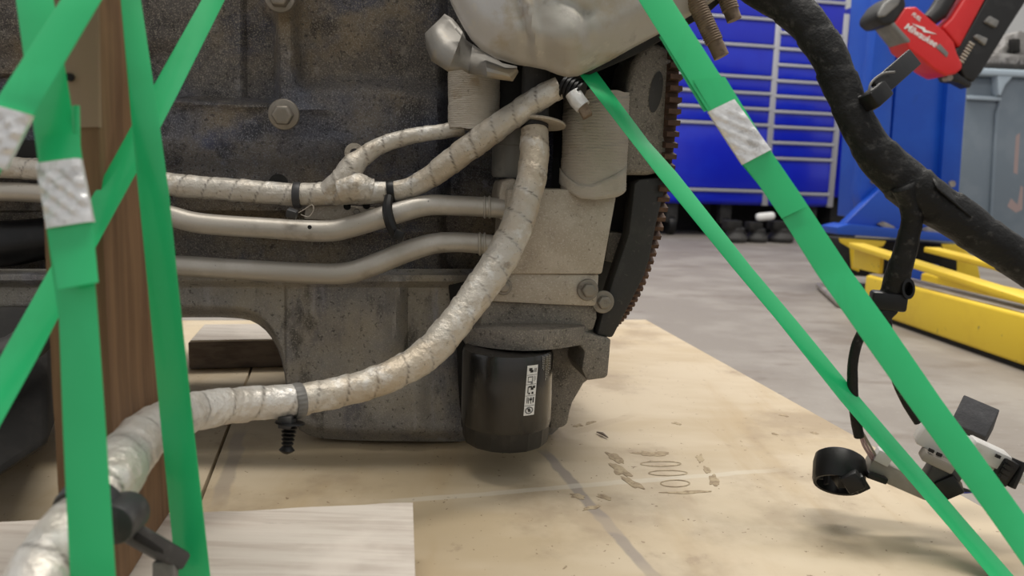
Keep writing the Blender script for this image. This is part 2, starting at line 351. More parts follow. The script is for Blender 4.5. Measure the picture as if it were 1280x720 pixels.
obj('plywood_sheet', sheet(nr, fr, jf + gap, jn + gap), M['plywood'], pallet, bevel=.0012)
obj('plywood_sheet', sheet(jn - gap, jf - gap, lf, ln_), M['plywood'], pallet, bevel=.0012)
for k, t in enumerate((.03, .5, .97)):
    a = nr.lerp(fr, .5) - fe * (.03 + 1.4 * (t - .03)); hl = (fr - nr).length * .5
    obj('bearer', MB().box((a.x, a.y, .05), (ed, fe, (0, 0, 1)), (hl - .01, .03, .049)), M['paleboard'], pallet, bevel=.002)

def deck_mark(pts, name='ink_stamp', h=.0003):
    q = [Zp(x, y, DECK + h) for x, y in pts]
    return MB().prism(q, [v - Vector((0, 0, .0002)) for v in q])
def deck_ring(cx, cy, rx, ry, w, n=20):
    mb = MB()
    A = [(cx + rx * math.cos(t), cy + ry * math.sin(t)) for t in [2 * math.pi * i / n for i in range(n)]]
    Bq = [(cx + (rx - w * 1.6) * math.cos(t), cy + (ry - w) * math.sin(t)) for t in [2 * math.pi * i / n for i in range(n)]]
    for i in range(n):
        j = (i + 1) % n
        mb.add([Zp(*A[i], DECK + .0003), Zp(*A[j], DECK + .0003), Zp(*Bq[j], DECK + .0003), Zp(*Bq[i], DECK + .0003)], [(0, 1, 2, 3)])
    return mb
for ring in ((826, 579.5, 26, 3.6, 1.1), (835, 591, 25, 3.8, 1.1), (844, 604, 19, 4.8, 1.1)):
    obj('stamp_oval', deck_ring(*ring), M['stain'], pallet)
def blob(cx, cy, rx, ry, rot, n=26):
    pts = []
    for i in range(n):
        t = 2 * math.pi * i / n; k = 1 + .75 * nz(cx * .37 + 1.6 * math.cos(t), cy * .41 + 1.6 * math.sin(t)) + .25 * nz(cx + 5 * math.cos(t), cy + 5 * math.sin(t))
        x, y = rx * k * math.cos(t), ry * k * math.sin(t); pts.append((cx + x * math.cos(rot) - y * math.sin(rot), cy + x * math.sin(rot) + y * math.cos(rot)))
    return pts
for bl in ((769, 572, 12, 4.5, .5), (776, 588, 14, 5, .6), (790, 603, 15, 4, .45), (815, 567, 20, 3, .05), (892, 601, 7, 6, 1.2), (884, 587, 6, 4, .8), (862, 615, 35, 1.6, -.03),
           (722, 532, 6, 1.5, -.1), (738, 528, 7, 1.5, -.2), (846, 529, 6, 1.5, .2), (980, 519, 5, 1.2, .2), (1018, 541, 5, 1.2, .2), (968, 542, 4, 1.2, .2), (722, 620, 9, 3, .2), (755, 621, 9, 2.6, .25), (740, 634, 12, 2, -.2), (875, 573, 5, 4, .7)):
    obj('ink_smudge', deck_mark(blob(*bl)), M['stain'], pallet)
p, q = Zp(746, 540, DECK + .0015), Zp(760, 547, DECK + .0015)
tag(obj('wood_splinter', MB().tube([p, p.lerp(q, .5) + Vector((0, 0, .001)), q], [.0006, .0016, .0005], 6), M['oldboard'], base=True), 'small dark wood splinter lying on the plywood right of the oil filter', 'splinter')

# far boards seen under the engine
lb = thing('lumber_board', Zp(300, 470, DECK), 'dark old board with a pale top lying on the plywood behind the engine arch', 'board')
a0, a1 = Zp(236, 462, DECK), Zp(395, 458, DECK); dd = (a1 - a0).normalized(); pp = Vector((-dd.y, dd.x, 0))
def slab(a, d, p, L, wdt, z0, z1): 
    return MB().box(a + d * (L / 2) + p * (wdt / 2) + Vector((0, 0, (z0 + z1) / 2 - a.z)), (d, p, (0, 0, 1)), (L / 2, wdt / 2, (z1 - z0) / 2))
obj('board_body', slab(a0, dd, pp, .5, .1, DECK + .0005, DECK + .034), M['oldboard'], lb, bevel=.002)
obj('pale_face', slab(a0 + dd * .003, dd, pp, .49, .1, DECK + .034, DECK + .0365), M['plank'], lb, bevel=.0006, label='pale upper face')  # top of the board given a paler wood than its body

# front plank
pk_r0, pk_r1, pk_l = Zp(516, 628, PLANK), Zp(519, 722, PLANK), Zp(0, 652, PLANK)
d1 = (pk_l - pk_r0).normalized(); 
kb = pk_r0 + d1 * .62; wd = (pk_r1 - pk_r0).normalized() * .14
wv_ = [pk_r0, pk_r0 + wd, kb + wd, kb]
mb = MB(); NX, NY = 60, 14; rows = []
for i in range(NX + 1):
    row = []
    for j in range(NY + 1):
        p = pk_r0.lerp(kb, i / NX) + wd * (j / NY)
        row.append(p + Vector((0, 0, .0006 * nz(p.x * 14, p.y * 120))) + (wd.normalized() * (.0012 * nz(p.x * 60, 3)) if j == 0 else Vector()))
    rows.append(row)
mb.grid(rows)
bz = Vector((0, 0, DECK + .0008 - PLANK))
loop = [r[0] for r in rows] + rows[-1][1:] + [r[-1] for r in rows[::-1][1:]] + rows[0][::-1][1:-1]
mb.add([v for v in loop] + [v + bz for v in loop], [(i, (i + 1) % len(loop), (i + 1) % len(loop) + len(loop), i + len(loop)) for i in range(len(loop))] + [tuple(range(len(loop), 2 * len(loop)))])
tag(obj('wooden_plank', mb, M['plank'], base=True), 'weathered grey white plank lying on the plywood under the upright post', 'plank')

# upright post
Nc, Rb = Zp(150, 738, PLANK), Zp(212, 641, PLANK)
rd = (Rb - Nc); plen = rd.length; rd.normalize(); ld = Vector((-rd.y, rd.x, 0))
if ld.x > 0: ld = -ld
def topx(p):                                               # project
    v = p - CAM; d = v.dot(fw); return 640 + FPX * v.dot(RT) / d
wl = .02
while topx(Nc + ld * wl) > 82 and wl < .06: wl += .0005
post = thing('timber_post', (Nc + Rb) / 2, 'rough brown upright timber post behind the green straps, standing on the plank', 'post')
mb = MB(); rows = []
H = .55
ring_pts = [Nc, Nc + rd * plen, Nc + rd * plen + ld * wl, Nc + ld * wl]
per = []
for i in range(4):
    a, b = ring_pts[i], ring_pts[(i + 1) % 4]
    k = 14 if i % 2 == 0 else 8
    for j in range(k): per.append(a.lerp(b, j / k))
cen = sum(ring_pts, Vector()) / 4
for iz in range(61):
    z = PLANK + .0005 + H * iz / 60; row = []
    for p in per + per[:1]:
        q = Vector((p.x, p.y, z)) - rd * (max(0, (p - Nc).dot(rd)) * .42 * iz / 60); n_ = (p - cen); n_.z = 0; n_.normalize()
        cr = .0009 * nz(q.x * 130, q.y * 130, z * 9) + .0012 * nz(q.x * 40, q.y * 40, z * 30)
        row.append(q + n_ * cr)
    rows.append(row)
mb.grid(rows); np_ = len(per)
mb.f.append(tuple(range(60 * (np_ + 1), 60 * (np_ + 1) + np_))); mb.f.append(tuple(range(np_)))
obj('post_body', mb, M['post'], post)
kn = E  # knot hole dots on the narrow face
fz = P(89, 97, .37)
def on_front(px, py):                                      # point on the narrow near face
    r = ray(px, py); n_ = rd; t = (Nc - CAM).dot(n_) / r.dot(n_); return CAM + r * t
q = [on_front(*p) - rd * .0007 for p in ((62, 0), (121, 0), (124, 159), (66, 160))]
obj('pale_patch', MB().prism(q, [v + rd * .004 for v in q]), M['post_light'], post, label='paler upper strip of the narrow face')  # upper strip of this face given a paler wood
c = on_front(89, 97)
obj('nail_hole', MB().cyl(c - rd * .0022, c + rd * .002, .0018, 14), M['darkhole'], post)

# ================================================================== ENGINE
eng = thing('engine', E.at(-.08, DECK + .02, -.15), 'dirty cast engine with foil pipes and black oil filter strapped on the pallet', 'engine')
def sst(a, b, x):
    t = np.clip((x - a) / (b - a), 0, 1); return t * t * (3 - 2 * t)
def E_arr(X, Y, O):
    return [[E(float(X[i, j]), float(Y[i, j]), float(O[i, j])) for j in range(X.shape[1])] for i in range(X.shape[0])]
noise_tab = np.array([[nz(i * .11, j * .11) for j in range(420)] for i in range(230)])
def relief_noise(X, Y, amp):
    return amp * noise_tab[np.clip(((Y + 80) * .36).astype(int), 0, 229), np.clip(((X + 100) * .36).astype(int), 0, 419)]
# --- block side wall
xs = np.arange(-90, 800, 3.0); ys = np.arange(-70, 352, 3.0)
X, Y = np.meshgrid(xs, ys)
O = np.zeros_like(X)
ribx = 357 + (Y - 60) * .03
pl = 1 - sst(116 + (X - 200) * .05, 126 + (X - 200) * .05, Y)
O += -.020 * pl * (1 - sst(ribx - 16, ribx - 7, X))                       # left pocket
O += -.006 * pl * sst(300, 310, X) * (1 - sst(ribx - 16, ribx - 7, X))
O += -.008 * pl * (1 - sst(225, 250, X)) * sst(45, 75, Y) 
pr = 1 - sst(96, 122, Y + 6 * np.cos((X - 450) / 45))
O += -.018 * pr * sst(ribx + 5, ribx + 24, X)                              # right pocket
O += .009 * pr * np.exp(-((X - 460) / 55) ** 2 - ((Y - 35) / 50) ** 2)     # low swell inside it
O += .014 * np.exp(-(((X - 350) ** 2 + (Y + 2) ** 2) / 26 ** 2) ** 2)      # upper bolt boss
O += .005 * np.exp(-(((X - 356) ** 2 + (Y - 146) ** 2) / 24 ** 2) ** 2)    # rail bolt boss
O += .004 * np.exp(-((Y - 127 - (X - 200) * .05) / 5) ** 2) * (1 - sst(400, 425, X))   # rail lip
O += -.012 * sst(172, 226, Y)
O += -.010 * sst(262, 272, Y) * (1 - sst(318, 340, Y))
O += .005 * np.exp(-((Y - 290) / 7) ** 2) * sst(300, 330, X)
O += -.03 * sst(545, 572, X)
O += -.02 * (1 - sst(52, 66, X)) * sst(90, 110, Y) * (1 - sst(345, 352, Y))
O += relief_noise(X, Y, .0016)
mb = MB().grid(E_arr(X, Y, O))
core = MB().box(E.at(-.12, .44, -.18), (E.a, E.m, (0, 0, 1)), (.30, .145, .185))
obj('engine_block', mb, M['block'], eng)
obj('block_core', core, M['block'], eng, bevel=.01)
obj('unseen_upper_body', MB().box(E.at(-.12, .72, -.13), (E.a, E.m, (0, 0, 1)), (.29, .16, .09)), M['block'], eng, bevel=.012)  # plain box out of view, added so the engine casts its shadow

# --- oil pan: columns from the pan rail down to the lower outline
yb = [(-90, 396), (150, 397), (240, 396), (275, 396), (300, 397.5), (312, 400), (322, 405), (332, 413), (340, 423), (347, 436), (352, 450), (355, 464), (357.5, 480), (359, 497), (361.5, 513),
      (366, 527), (374, 537), (386, 544), (402, 548), (440, 550.5), (500, 551.5), (575, 552), (640, 550), (690, 543), (704, 530), (710, 505), (712, 450)]
cx = []
for (x0, _), (x1, _) in zip(yb, yb[1:]):
    k = max(1, int((x1 - x0) / 5)); cx += [x0 + (x1 - x0) * j / k for j in range(k)]
cx.append(yb[-1][0]); cx = np.array(cx); cyb = np.interp(cx, [p[0] for p in yb], [p[1] for p in yb])
T = np.linspace(0, 1, 56)
X = np.tile(cx, (56, 1)); Y = 336 + (cyb[None, :] - 336) * T[:, None]
O = np.full_like(X, -.004)
O += .010 * (1 - sst(350, 360, Y)) * sst(338, 344, Y)
Db = cyb[None, :] - Y
lip = np.minimum(Db, np.where(X < 400, np.maximum((X - 356) * .9, Db * .7), 99) + 0)
lip = np.where(X < 356, Db, np.where(X < 420, np.minimum(Db, (X - 350) * 1.0 + 4), Db))
O += -.013 * (1 - sst(0, 17, lip)) ** 1.5
O += -.006 * sst(355, 385, X) * (1 - sst(440, 480, X)) * sst(385, 440, Y)
O += .007 * np.exp(-((X - 494 + (Y - 390) * .08) / 9) ** 2) * (1 - sst(425, 460, Y)) * sst(345, 355, Y)
O += -.008 * sst(500, 512, X) * (1 - sst(425, 455, Y)) * sst(350, 362, Y)
O += .006 * sst(440, 520, Y) * sst(400, 470, X)
O += .004 * np.exp(-((X - 520) / 14) ** 2) * sst(450, 480, Y)
O += -.012 * sst(560, 590, X)
O += relief_noise(X, Y, .0014)
rows = E_arr(X, Y, O)
for back in (.004, .02, .3):
    rows.append([rows[55][j] + E.m * back + Vector((0, 0, -.0012 if back < .01 else 0)) for j in range(len(cx))])
obj('oil_pan', MB().grid(rows), M['pan'], eng)

def bolt(name, px, py, off, rw, rh, hgt, m='bolt', parent=None, tilt=(0, 0), washer=True):
    c = E(px, py, off); ax = (-E.m + E.a * tilt[0] + Vector((0, 0, tilt[1]))).normalized()
    s1 = ax.cross(Vector((0, 0, 1))).normalized(); s2 = s1.cross(ax); frame = (s1, s2, ax)
    mb = MB()
    if washer: mb.lathe(c, [(rw * .98, 0), (rw, .0012), (rw * .94, .003)], 28, frame)
    mb.lathe(c, [(rh, .002), (rh, hgt * .85), (rh * .86, hgt), (rh * .55, hgt)], 6, frame)
    return obj(name, mb, M[m], parent or eng, bevel=.0004, seg=1)
b1 = bolt('block_bolt', 355, 143, .009, .0125, .0085, .014, tilt=(0, -.12))
bolt('block_bolt', 350, -3, .013, .012, .009, .012)

# --- oil filter
fc = P(633, 505, .628); FR = .0372
ztop, zbot = P(633, 432, .628).z, P(633, 566, .600).z
n_fl = 15
prof = [(FR * .90, zbot), (FR * .93, zbot + .0012), (FR * .955, zbot + .004), (FR * .97, zbot + .014), (FR * .975, zbot + .0155), (FR, zbot + .019), (FR, ztop - .004), (FR * .97, ztop)]
oilf = obj('oil_filter', MB().lathe((fc.x, fc.y, 0), prof[4:], 64), M['filter'], eng, angle=30)
def flute(i, a): return 1 - .018 * abs(math.cos(n_fl * a / 2)) ** .5 + .008
obj('fluted_base', MB().lathe((fc.x, fc.y, 0), prof[:5], 120, mod=flute), M['filter_base'], oilf, angle=25)
def on_can(px, z, dr):                                     # point on the can below an image column
    r = ray(px, 500); r2 = Vector((r.x, r.y)); c2 = Vector((fc.x, fc.y)); rr = FR + dr
    a_ = r2.dot(r2); b_ = -2 * r2.dot(c2); c_ = c2.dot(c2) - rr * rr; t = (-b_ - math.sqrt(max(b_ * b_ - 4 * a_ * c_, 0))) / (2 * a_)
    return Vector((r2.x * t, r2.y * t, z))
def canz(py): return P(655, py, .595).z
def can_patch(mb, x0, y0, x1, y1, dr, sk=0, n=6):
    top, bot = [], []
    for i in range(n + 1):
        x = x0 + (x1 - x0) * i / n
        top.append(on_can(x, canz(y0), dr)); bot.append(on_can(x - sk, canz(y1), dr))
    mb.grid([top, bot])
sk = MB(); can_patch(sk, 658, 454.5, 671, 519, .0003, 3)
obj('pictogram_sticker', sk, M['white_print'], oilf, label='white strip of five square safety pictograms')
ik = MB()
def ink(u0_, v0_, u1_, v1_):                                # within the strip, 0..1
    y0, y1 = 454.5 + 64.5 * v0_, 454.5 + 64.5 * v1_; s0 = -3 * v0_
    can_patch(ik, 658 + 13 * u0_ + s0, y0, 658 + 13 * u1_ + s0, y1, .0006, 3 * (v1_ - v0_), 2)
for v in (.185, .375, .6, .8): ink(.02, v, .98, v + .007)
# pictograms, drawn as small ink shapes
for r_ in ((.2, .05, .5, .11), (.32, .09, .62, .14), (.72, .06, .78, .14), (.84, .06, .9, .14), (.15, .22, .2, .33), (.15, .22, .62, .235), (.58, .22, .63, .33), (.15, .32, .62, .335), (.76, .22, .8, .32), (.88, .22, .9, .3),
           (.45, .345, .65, .365), (.2, .42, .28, .55), (.28, .41, .6, .44), (.5, .44, .75, .49), (.66, .41, .9, .46), (.3, .54, .45, .575), (.6, .53, .78, .575),
           (.2, .63, .26, .75), (.34, .64, .4, .76), (.46, .66, .7, .7), (.56, .63, .62, .77), (.76, .64, .88, .75)): ink(*r_)
for i in range(18):                                        # the crossed ring
    t = 2 * math.pi * i / 18; ink(.5 + .34 * math.cos(t) - .05, .9 + .062 * math.sin(t) - .008, .5 + .34 * math.cos(t) + .05, .9 + .062 * math.sin(t) + .008)
for i in range(6): ink(.3 + .07 * i, .86 + .014 * i, .4 + .07 * i, .872 + .014 * i)
ink(.42, .86, .58, .93); ink(.36, .89, .66, .905)
obj('pictogram', ik, M['black_print'], oilf, label='black pictograms printed on the sticker')
tx = MB()
for i, x in enumerate((676.5, 678, 680.5, 682.2, 683.9, 685.5)):
    y = 445 + (i % 2); end = (462, 463, 476, 474, 470, 466)[i]
    while y < end:
        h = random.uniform(1.2, 3.4); can_patch(tx, x, y, x + .75, y + h, .0004, 0, 1); y += h + .9
obj('printed_lines', tx, M['grey_print'], oilf, label='small grey print running up the can')

# --- filter adapter casting above the filter
def pz(name, pts, o0, o1, m, bevel=.002, parent=None, **k): return obj(name, MB().pprism(E, pts, o0, o1), M[m], parent or eng, bevel=bevel, **k)
pz('filter_adapter', [(606, 376), (746, 382), (747, 398), (742, 414), (700, 414), (640, 418), (598, 414)], .046, -.03, 'cast', .003)
mb = MB(); rows = []                                        # its bowed lower lip
for i in range(31):
    t = i / 30; x = 582 + 160 * t; bow = math.sin(math.pi * t)
    o = .034 + .042 * bow ** .7
    yt, yl = 409 + 5 * bow - 2 * t, 430 + 9.5 * bow - 2 * t
    a, b = E(x, yt, o), E(x, yl, o)
    rows.append([E(x, yt - 4, o - .012) + E.m * .06, E(x, yt - 3, o - .008), a, E(x, (yt + yl) / 2, o + .0012), b, b + E.m * .004 + Vector((0, 0, -.001)), b + E.m * .07])
obj('adapter_lip', mb.grid(rows), M['cast'], eng, angle=50)
c = E(663, 432, .074)
obj('lip_plug', MB().cyl(c, c - E.m * .002, .0035, 16), M['rust'], eng)
pz('adapter_lug', [(730, 414), (748, 420), (764, 424), (760, 470), (756, 473), (734, 476), (727, 462), (731, 440), (722, 428)], .05, -.03, 'cast', .003)
pz('pan_web', [(686, 430), (732, 430), (738, 474), (730, 480), (716, 504), (712, 518), (710, 530), (704, 535), (688, 537)], .0, -.06, 'cast', .004)
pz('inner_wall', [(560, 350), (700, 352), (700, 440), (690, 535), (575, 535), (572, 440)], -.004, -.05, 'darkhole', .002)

# --- oil cooler
cool = pz('oil_cooler', [(634, 236), (700, 236), (740, 238), (771, 245), (753, 343), (628, 343), (632, 280)], .056, .0, 'alu', .0022, label='tan grey box shaped oil cooler')
pz('cooler_flange', [(622, 341), (700, 343), (749, 343), (746, 379), (743, 383), (690, 381), (612, 377), (613, 362)], .053, .004, 'alu', .002, cool)
pz('cooler_port', [(627, 226), (642, 222), (652, 230), (652, 262), (642, 276), (627, 276), (622, 270), (624, 240)], .046, .004, 'alu', .004, cool)
bolt('cooler_bolt', 734, 362, .053, .0092, .0062, .008, parent=cool)
bolt('cooler_bolt', 629, 358, .053, .0070, .0048, .006, parent=cool)
bolt('flange_bolt', 753, 377, .049, .0098, .006, .008, 'bolt')
pz('gasket_stack', [(762, 290), (792, 292), (788, 318), (786, 326), (772, 330), (756, 326)], .018, -.03, 'cast', .0015)
pz('rear_web', [(700, 180), (800, 215), (796, 300), (780, 380), (745, 420), (690, 400)], -.008, -.08, 'darkplate', .003)
pz('bell_flange', [(784, 108), (790, 78), (800, 62), (815, 52), (832, 56), (842, 70), (845, 95), (843, 130), (836, 180), (832, 214), (812, 219), (780, 219), (778, 160)], .05, -.03, 'cast', .007, seg=3)
sl = MB(); c = E(820, 112, .0515)
for ti in range(1): sl.prism([E(820 + 8 * math.cos(t) + 4 * math.sin(-t), 115 + 26 * math.sin(t), .0508) for t in [2 * math.pi * i / 20 for i in range(20)]],
                             [E(820 + 8 * math.cos(t) + 4 * math.sin(-t), 115 + 26 * math.sin(t), .047) for t in [2 * math.pi * i / 20 for i in range(20)]])
obj('pocket_shade', sl, M['darkplate'], eng, label='dark slot shaped patch painted as a shaded pocket in the bell flange')  # dark slab painting the shade of the flange's oval recess
pz('flywheel_cover', [(793, 229), (800, 224), (829, 221), (831, 240), (821, 280), (813, 322), (806, 345), (766, 423), (746, 419), (755, 385), (768, 345), (786, 292)], .046, .026, 'darkplate', .0025)

# --- flywheel with rusty ring gear
pA = P(852, 135, .612); Rg = .232
gc = pA + E.m * Rg; gc.z = P(851, 128, .612).z
gear = MB(); NT = 160
ax_g = E.a; rows = []
gp = []
for i in range(NT):
    for (fa, rr) in ((0, 1), (.42, 1), (.5, .962), (.92, .962)):
        a = 2 * math.pi * (i + fa) / NT
        d = -E.m * math.cos(a) + Vector((0, 0, 1)) * math.sin(a)
        gp.append(gc + d * Rg * rr)
inner = [gc + (p - gc).normalized() * Rg * .9 for p in gp]
n = len(gp); th = ax_g * -.0105
gear.v = gp + [p + th for p in gp] + inner + [p + th for p in inner]
for i in range(n):
    j = (i + 1) % n
    gear.f += [(i, j, j + n, i + n), (i, i + 2 * n, j + 2 * n, j), (i + n, j + n, j + 3 * n, i + 3 * n), (i + 2 * n, i + 3 * n, j + 3 * n, j + 2 * n)]
fly = obj('flywheel', MB().lathe(gc - ax_g * .012, [(Rg * .3, .001), (Rg * .9, .0025), (Rg * .905, .008), (Rg * .3, .010)], 64, (E.m, Vector((0, 0, 1)), ax_g)), M['darkplate'], eng)
obj('ring_gear', gear, M['rust'], fly, angle=20, label='rusty brown toothed ring')

# --- coolant pipes
def pipe(keys, name='oil_cooler_pipe'):
    p, r = pxpath(keys, .004)
    return obj(name, MB().tube(p, r, 20), M['pipe'], eng, angle=60)
p1 = pipe([(-230, 232, 24, .555), (-60, 238, 24, .585), (40, 241, 24, .592), (120, 250, 25, .592), (205, 268, 26, .590), (250, 279, 26, .592), (330, 285, 26, .598), (405, 289, 27, .600), (440, 283, 27, .602), (490, 268, 27, .604), (532, 257, 26, .607), (570, 257, 25, .612), (612, 259, 25, .616), (632, 261, 25, .618)])
p2 = pipe([(100, 330, 25, .597), (215, 332, 26, .600), (300, 337, 26, .604), (395, 342, 26, .607), (435, 341, 27, .608), (470, 330, 27, .610), (510, 314, 27, .612), (545, 304, 26, .614), (580, 303, 25, .618), (612, 306, 25, .62), (640, 309, 24, .622)])
def bead(parent, px, py, d, w, tlen):
    a, b = P(px - tlen / 2, py, d), P(px + tlen / 2, py, d)
    r = w * d / FPX / 2; m_ = a.lerp(b, .5)
    obj('pipe_bead', MB().tube([a, a.lerp(b, .25), m_, a.lerp(b, .75), b], [r * .86, r * 1.0, r * 1.03, r, r * .86], 22), M['pipe'], parent, angle=60)
bead(p1, 606, 259, .6155, 28, 4); bead(p1, 612, 259, .616, 28, 4); bead(p2, 600, 305, .619, 29, 4); bead(p2, 606, 305.5, .62, 29, 4)
for x, y, d, rr in ((387, 284, .584, .0016),):
    c = P(x, y, d + .0015); obj('drain_hole', MB().cyl(c, c + E.m * .001, rr, 12), M['darkhole'], p1)
pz('pipe_bracket', [(382, 258), (422, 256), (470, 260), (472, 272), (420, 276), (380, 274)], .022, .018, 'alu', .001)
for x, y in ((434, 258), (458, 257)):
    c = E(x, y, .0225); obj('bracket_hole', MB().cyl(c, c + E.m * .001, .003, 14), M['darkhole'], eng)
bolt('bracket_bolt', 446, 265, .022, .0034, .003, .003, washer=False)
c = E(348, 229, .012); obj('cast_hole', MB().cyl(c, c + E.m * .002, .0075, 20), M['darkhole'], eng)

# --- fibre sleeves
def sleeve(px, y0, y1, w, d, name, open_top=False, flare=0, tilt=0):
    a, b = P(px, y0, d), P(px + tilt, y1, d); r = w * d / FPX / 2; n = 64; N = 132; mb = MB()
    ring = []
    for i in range(N + 1):
        t = i / N; c = a.lerp(b, t); row = []
        for k in range(n + 1):
            th = 2 * math.pi * (k % n) / n
            rr = r * (1 + .007 * math.sin(i * 1.57 + .9 * nz(math.cos(th) * 3, math.sin(th) * 3, i * .05)) + .012 * nz(th * 9, i * .5, px) + .02 * nz(math.cos(th) * 2, math.sin(th) * 2, t * 3 + px) + flare * (1 - t) * .05)
            ph = (t * 2.2 + th / (2 * math.pi)) % 1
            rr *= 1 + .02 * (1 - ph)
            zj = (.0022 * nz(th * 3, px, 1) if i in (0, N) else 0)
            row.append(c + Vector((math.cos(th) * rr, math.sin(th) * rr, zj)))
        ring.append(row)
    mb.grid(ring)
    if open_top:
        inn = [[c + (Vector((a.x, a.y, c.z)) - c) * k for c in ring[0]] for k in (0, .1)]
        inn.append([v - Vector((0, 0, .035)) for v in inn[1]]); mb.grid(inn)
    else: mb.f.append(tuple(range(n)))
    mb.f.append(tuple(len(ring[0]) * N + k for k in range(n)))
    return obj(name, mb, M['sleeve'], eng, angle=50)
sleeve(592.5, 74, 162, 64, .612, 'insulating_sleeve')
rs = sleeve(747, 117, 238, 80, .628, 'insulating_sleeve', True, 1, -6)
# loose flap of the right sleeve and its rusty inner tube
c = P(750, 112, .628)
obj('sleeve_core', MB().lathe((c.x, c.y, c.z - .05), [(.0205, 0), (.0205, .045), (.019, .0465)], 32), M['rust'], rs)
fl = MB(); r_ = 40 * .628 / FPX; cc = P(741, 226, .628)
rows = []
for i in range(31):
    t = i / 30; th = R(185 + 168 * t); row = []
    yt = np.interp(t, [0, .32, .45, .8, 1], [210, 231, 232, 212, 200]); yl = np.interp(t, [0, .2, .35, .5, .75, 1], [230, 240, 249, 250, 246, 236])
    rq = r_ * (1.045 - .03 * t)
    for j in range(5):
        row.append(Vector((cc.x + math.cos(th) * rq, cc.y + math.sin(th) * rq, P(741, yt + (yl - yt) * j / 4, .592).z)))
    rows.append(row)
obj('sleeve_flap', fl.grid(rows), M['sleeve'], rs, solid=.001)

# --- manifold shield
yb = [(561, -6), (566, 6), (572, 18), (580, 33), (590, 49), (602, 61), (620, 72), (645, 79.5), (665, 82.5), (682, 86), (697, 92), (709, 95.5), (722, 94), (738, 87), (760, 76), (790, 59), (820, 43), (850, 26), (880, 8), (897, -4)]
cx = []
for (x0, _), (x1, _) in zip(yb, yb[1:]):
    k = max(1, int((x1 - x0) / 4)); cx += [x0 + (x1 - x0) * j / k for j in range(k)]
cx.append(897); cx = np.array(cx); cyb = np.interp(cx, [p[0] for p in yb], [p[1] for p in yb])
T = np.linspace(0, 1, 40); X = np.tile(cx, (40, 1)); Y = -90 + (cyb[None, :] + 90) * T[:, None]
Db = cyb[None, :] - Y
O = np.full_like(X, .098)
O += .026 * sst(0, 48, Db) ** .8 * np.exp(-((X - 715) / 140) ** 2)
def seg_d(X, Y, x0, y0, x1, y1):
    t = np.clip(((X - x0) * (x1 - x0) + (Y - y0) * (y1 - y0)) / ((x1 - x0) ** 2 + (y1 - y0) ** 2), 0, 1); return np.hypot(X - x0 - t * (x1 - x0), Y - y0 - t * (y1 - y0))
O += -.004 * np.exp(-(seg_d(X, Y, 645, -20, 662, 48) / 6) ** 2) + .004 * np.exp(-(seg_d(X, Y, 660, 5, 672, 72) / 6) ** 2)
O += .006 * np.exp(-((X - 712) / 24) ** 2 - ((Y - 38) / 22) ** 2) - .004 * np.exp(-(seg_d(X, Y, 728, 15, 735, 50) / 7) ** 2)
O += -.004 * np.exp(-(seg_d(X, Y, 700, -5, 735, 15) / 8) ** 2)
O += -.006 * np.exp(-(Db / 3.0) ** 2)
O += relief_noise(X, Y, .0012)
sh = obj('manifold_shield', MB().grid(E_arr(X, Y, O)), M['shield'], eng, solid=.0016, angle=50, label='dented bare metal stamped heat shield')
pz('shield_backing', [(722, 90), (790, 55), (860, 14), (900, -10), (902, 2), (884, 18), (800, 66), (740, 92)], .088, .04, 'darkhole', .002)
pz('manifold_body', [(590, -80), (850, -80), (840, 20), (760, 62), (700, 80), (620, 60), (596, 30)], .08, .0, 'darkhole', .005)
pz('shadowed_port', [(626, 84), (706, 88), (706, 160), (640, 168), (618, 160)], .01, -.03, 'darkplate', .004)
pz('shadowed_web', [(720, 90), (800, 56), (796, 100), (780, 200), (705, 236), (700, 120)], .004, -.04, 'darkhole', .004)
# bent edge piece under the shield's left side
br = MB()
outer = [(532, 42, .070), (534, 60, .076), (540, 76, .084), (560, 89, .092), (577, 87, .088), (586, 92, .082), (610, 97, .100), (640, 101, .102), (647, 90, .094)]
inner = [(556, 18, .066), (566, 24, .070), (573, 32, .074), (578, 40, .084), (582, 50, .074), (590, 56, .070), (606, 66, .076), (628, 80, .080), (646, 84, .082)]
rows = []
for k in range(len(outer)):
    row = []
    for q in range(9):
        t = q / 8; a, b = outer[k], inner[k]
        o = a[2] + (b[2] - a[2]) * t + .011 * math.sin(math.pi * min(1, t * 1.15)) * (1 if k not in (4, 5) else .25)
        row.append(E(a[0] + (b[0] - a[0]) * t, a[1] + (b[1] - a[1]) * t, o))
    rows.append(row)
br.grid(rows)
M['shield_tab'] = mat('dull_shield_edge', (.3, .285, .26), .5, .45, [((.36, .29, .19), 22, 5, .46, .62, .8), ((.2, .19, .18), 30, 5, .55, .68, .7)], [(60, .3, .002)])
obj('shield_tab', br, M['shield_tab'], eng, solid=.0014, angle=28)

# --- studs
def stud(x0, y0, x1, y1, w, d, name='exhaust_stud'):
    a, b = P(x0, y0, d), P(x1, y1, d); r = w * d / FPX / 2; L = (b - a).length; N = int(L / .0004); pts = [a.lerp(b, i / N) for i in range(N + 1)]
    mb = MB().tube(pts, r, 20, mod=lambda l, t, i: (1 - .09 * (0.5 + .5 * math.sin(2 * math.pi * (l / .0019 + t / 6.283)))) if l < L * .78 else .84)
    return obj(name, mb, M['stud'], eng, angle=60)
stud(862, -14, 902, 71, 23, .56); stud(898, -30, 918, 25, 22, .575)
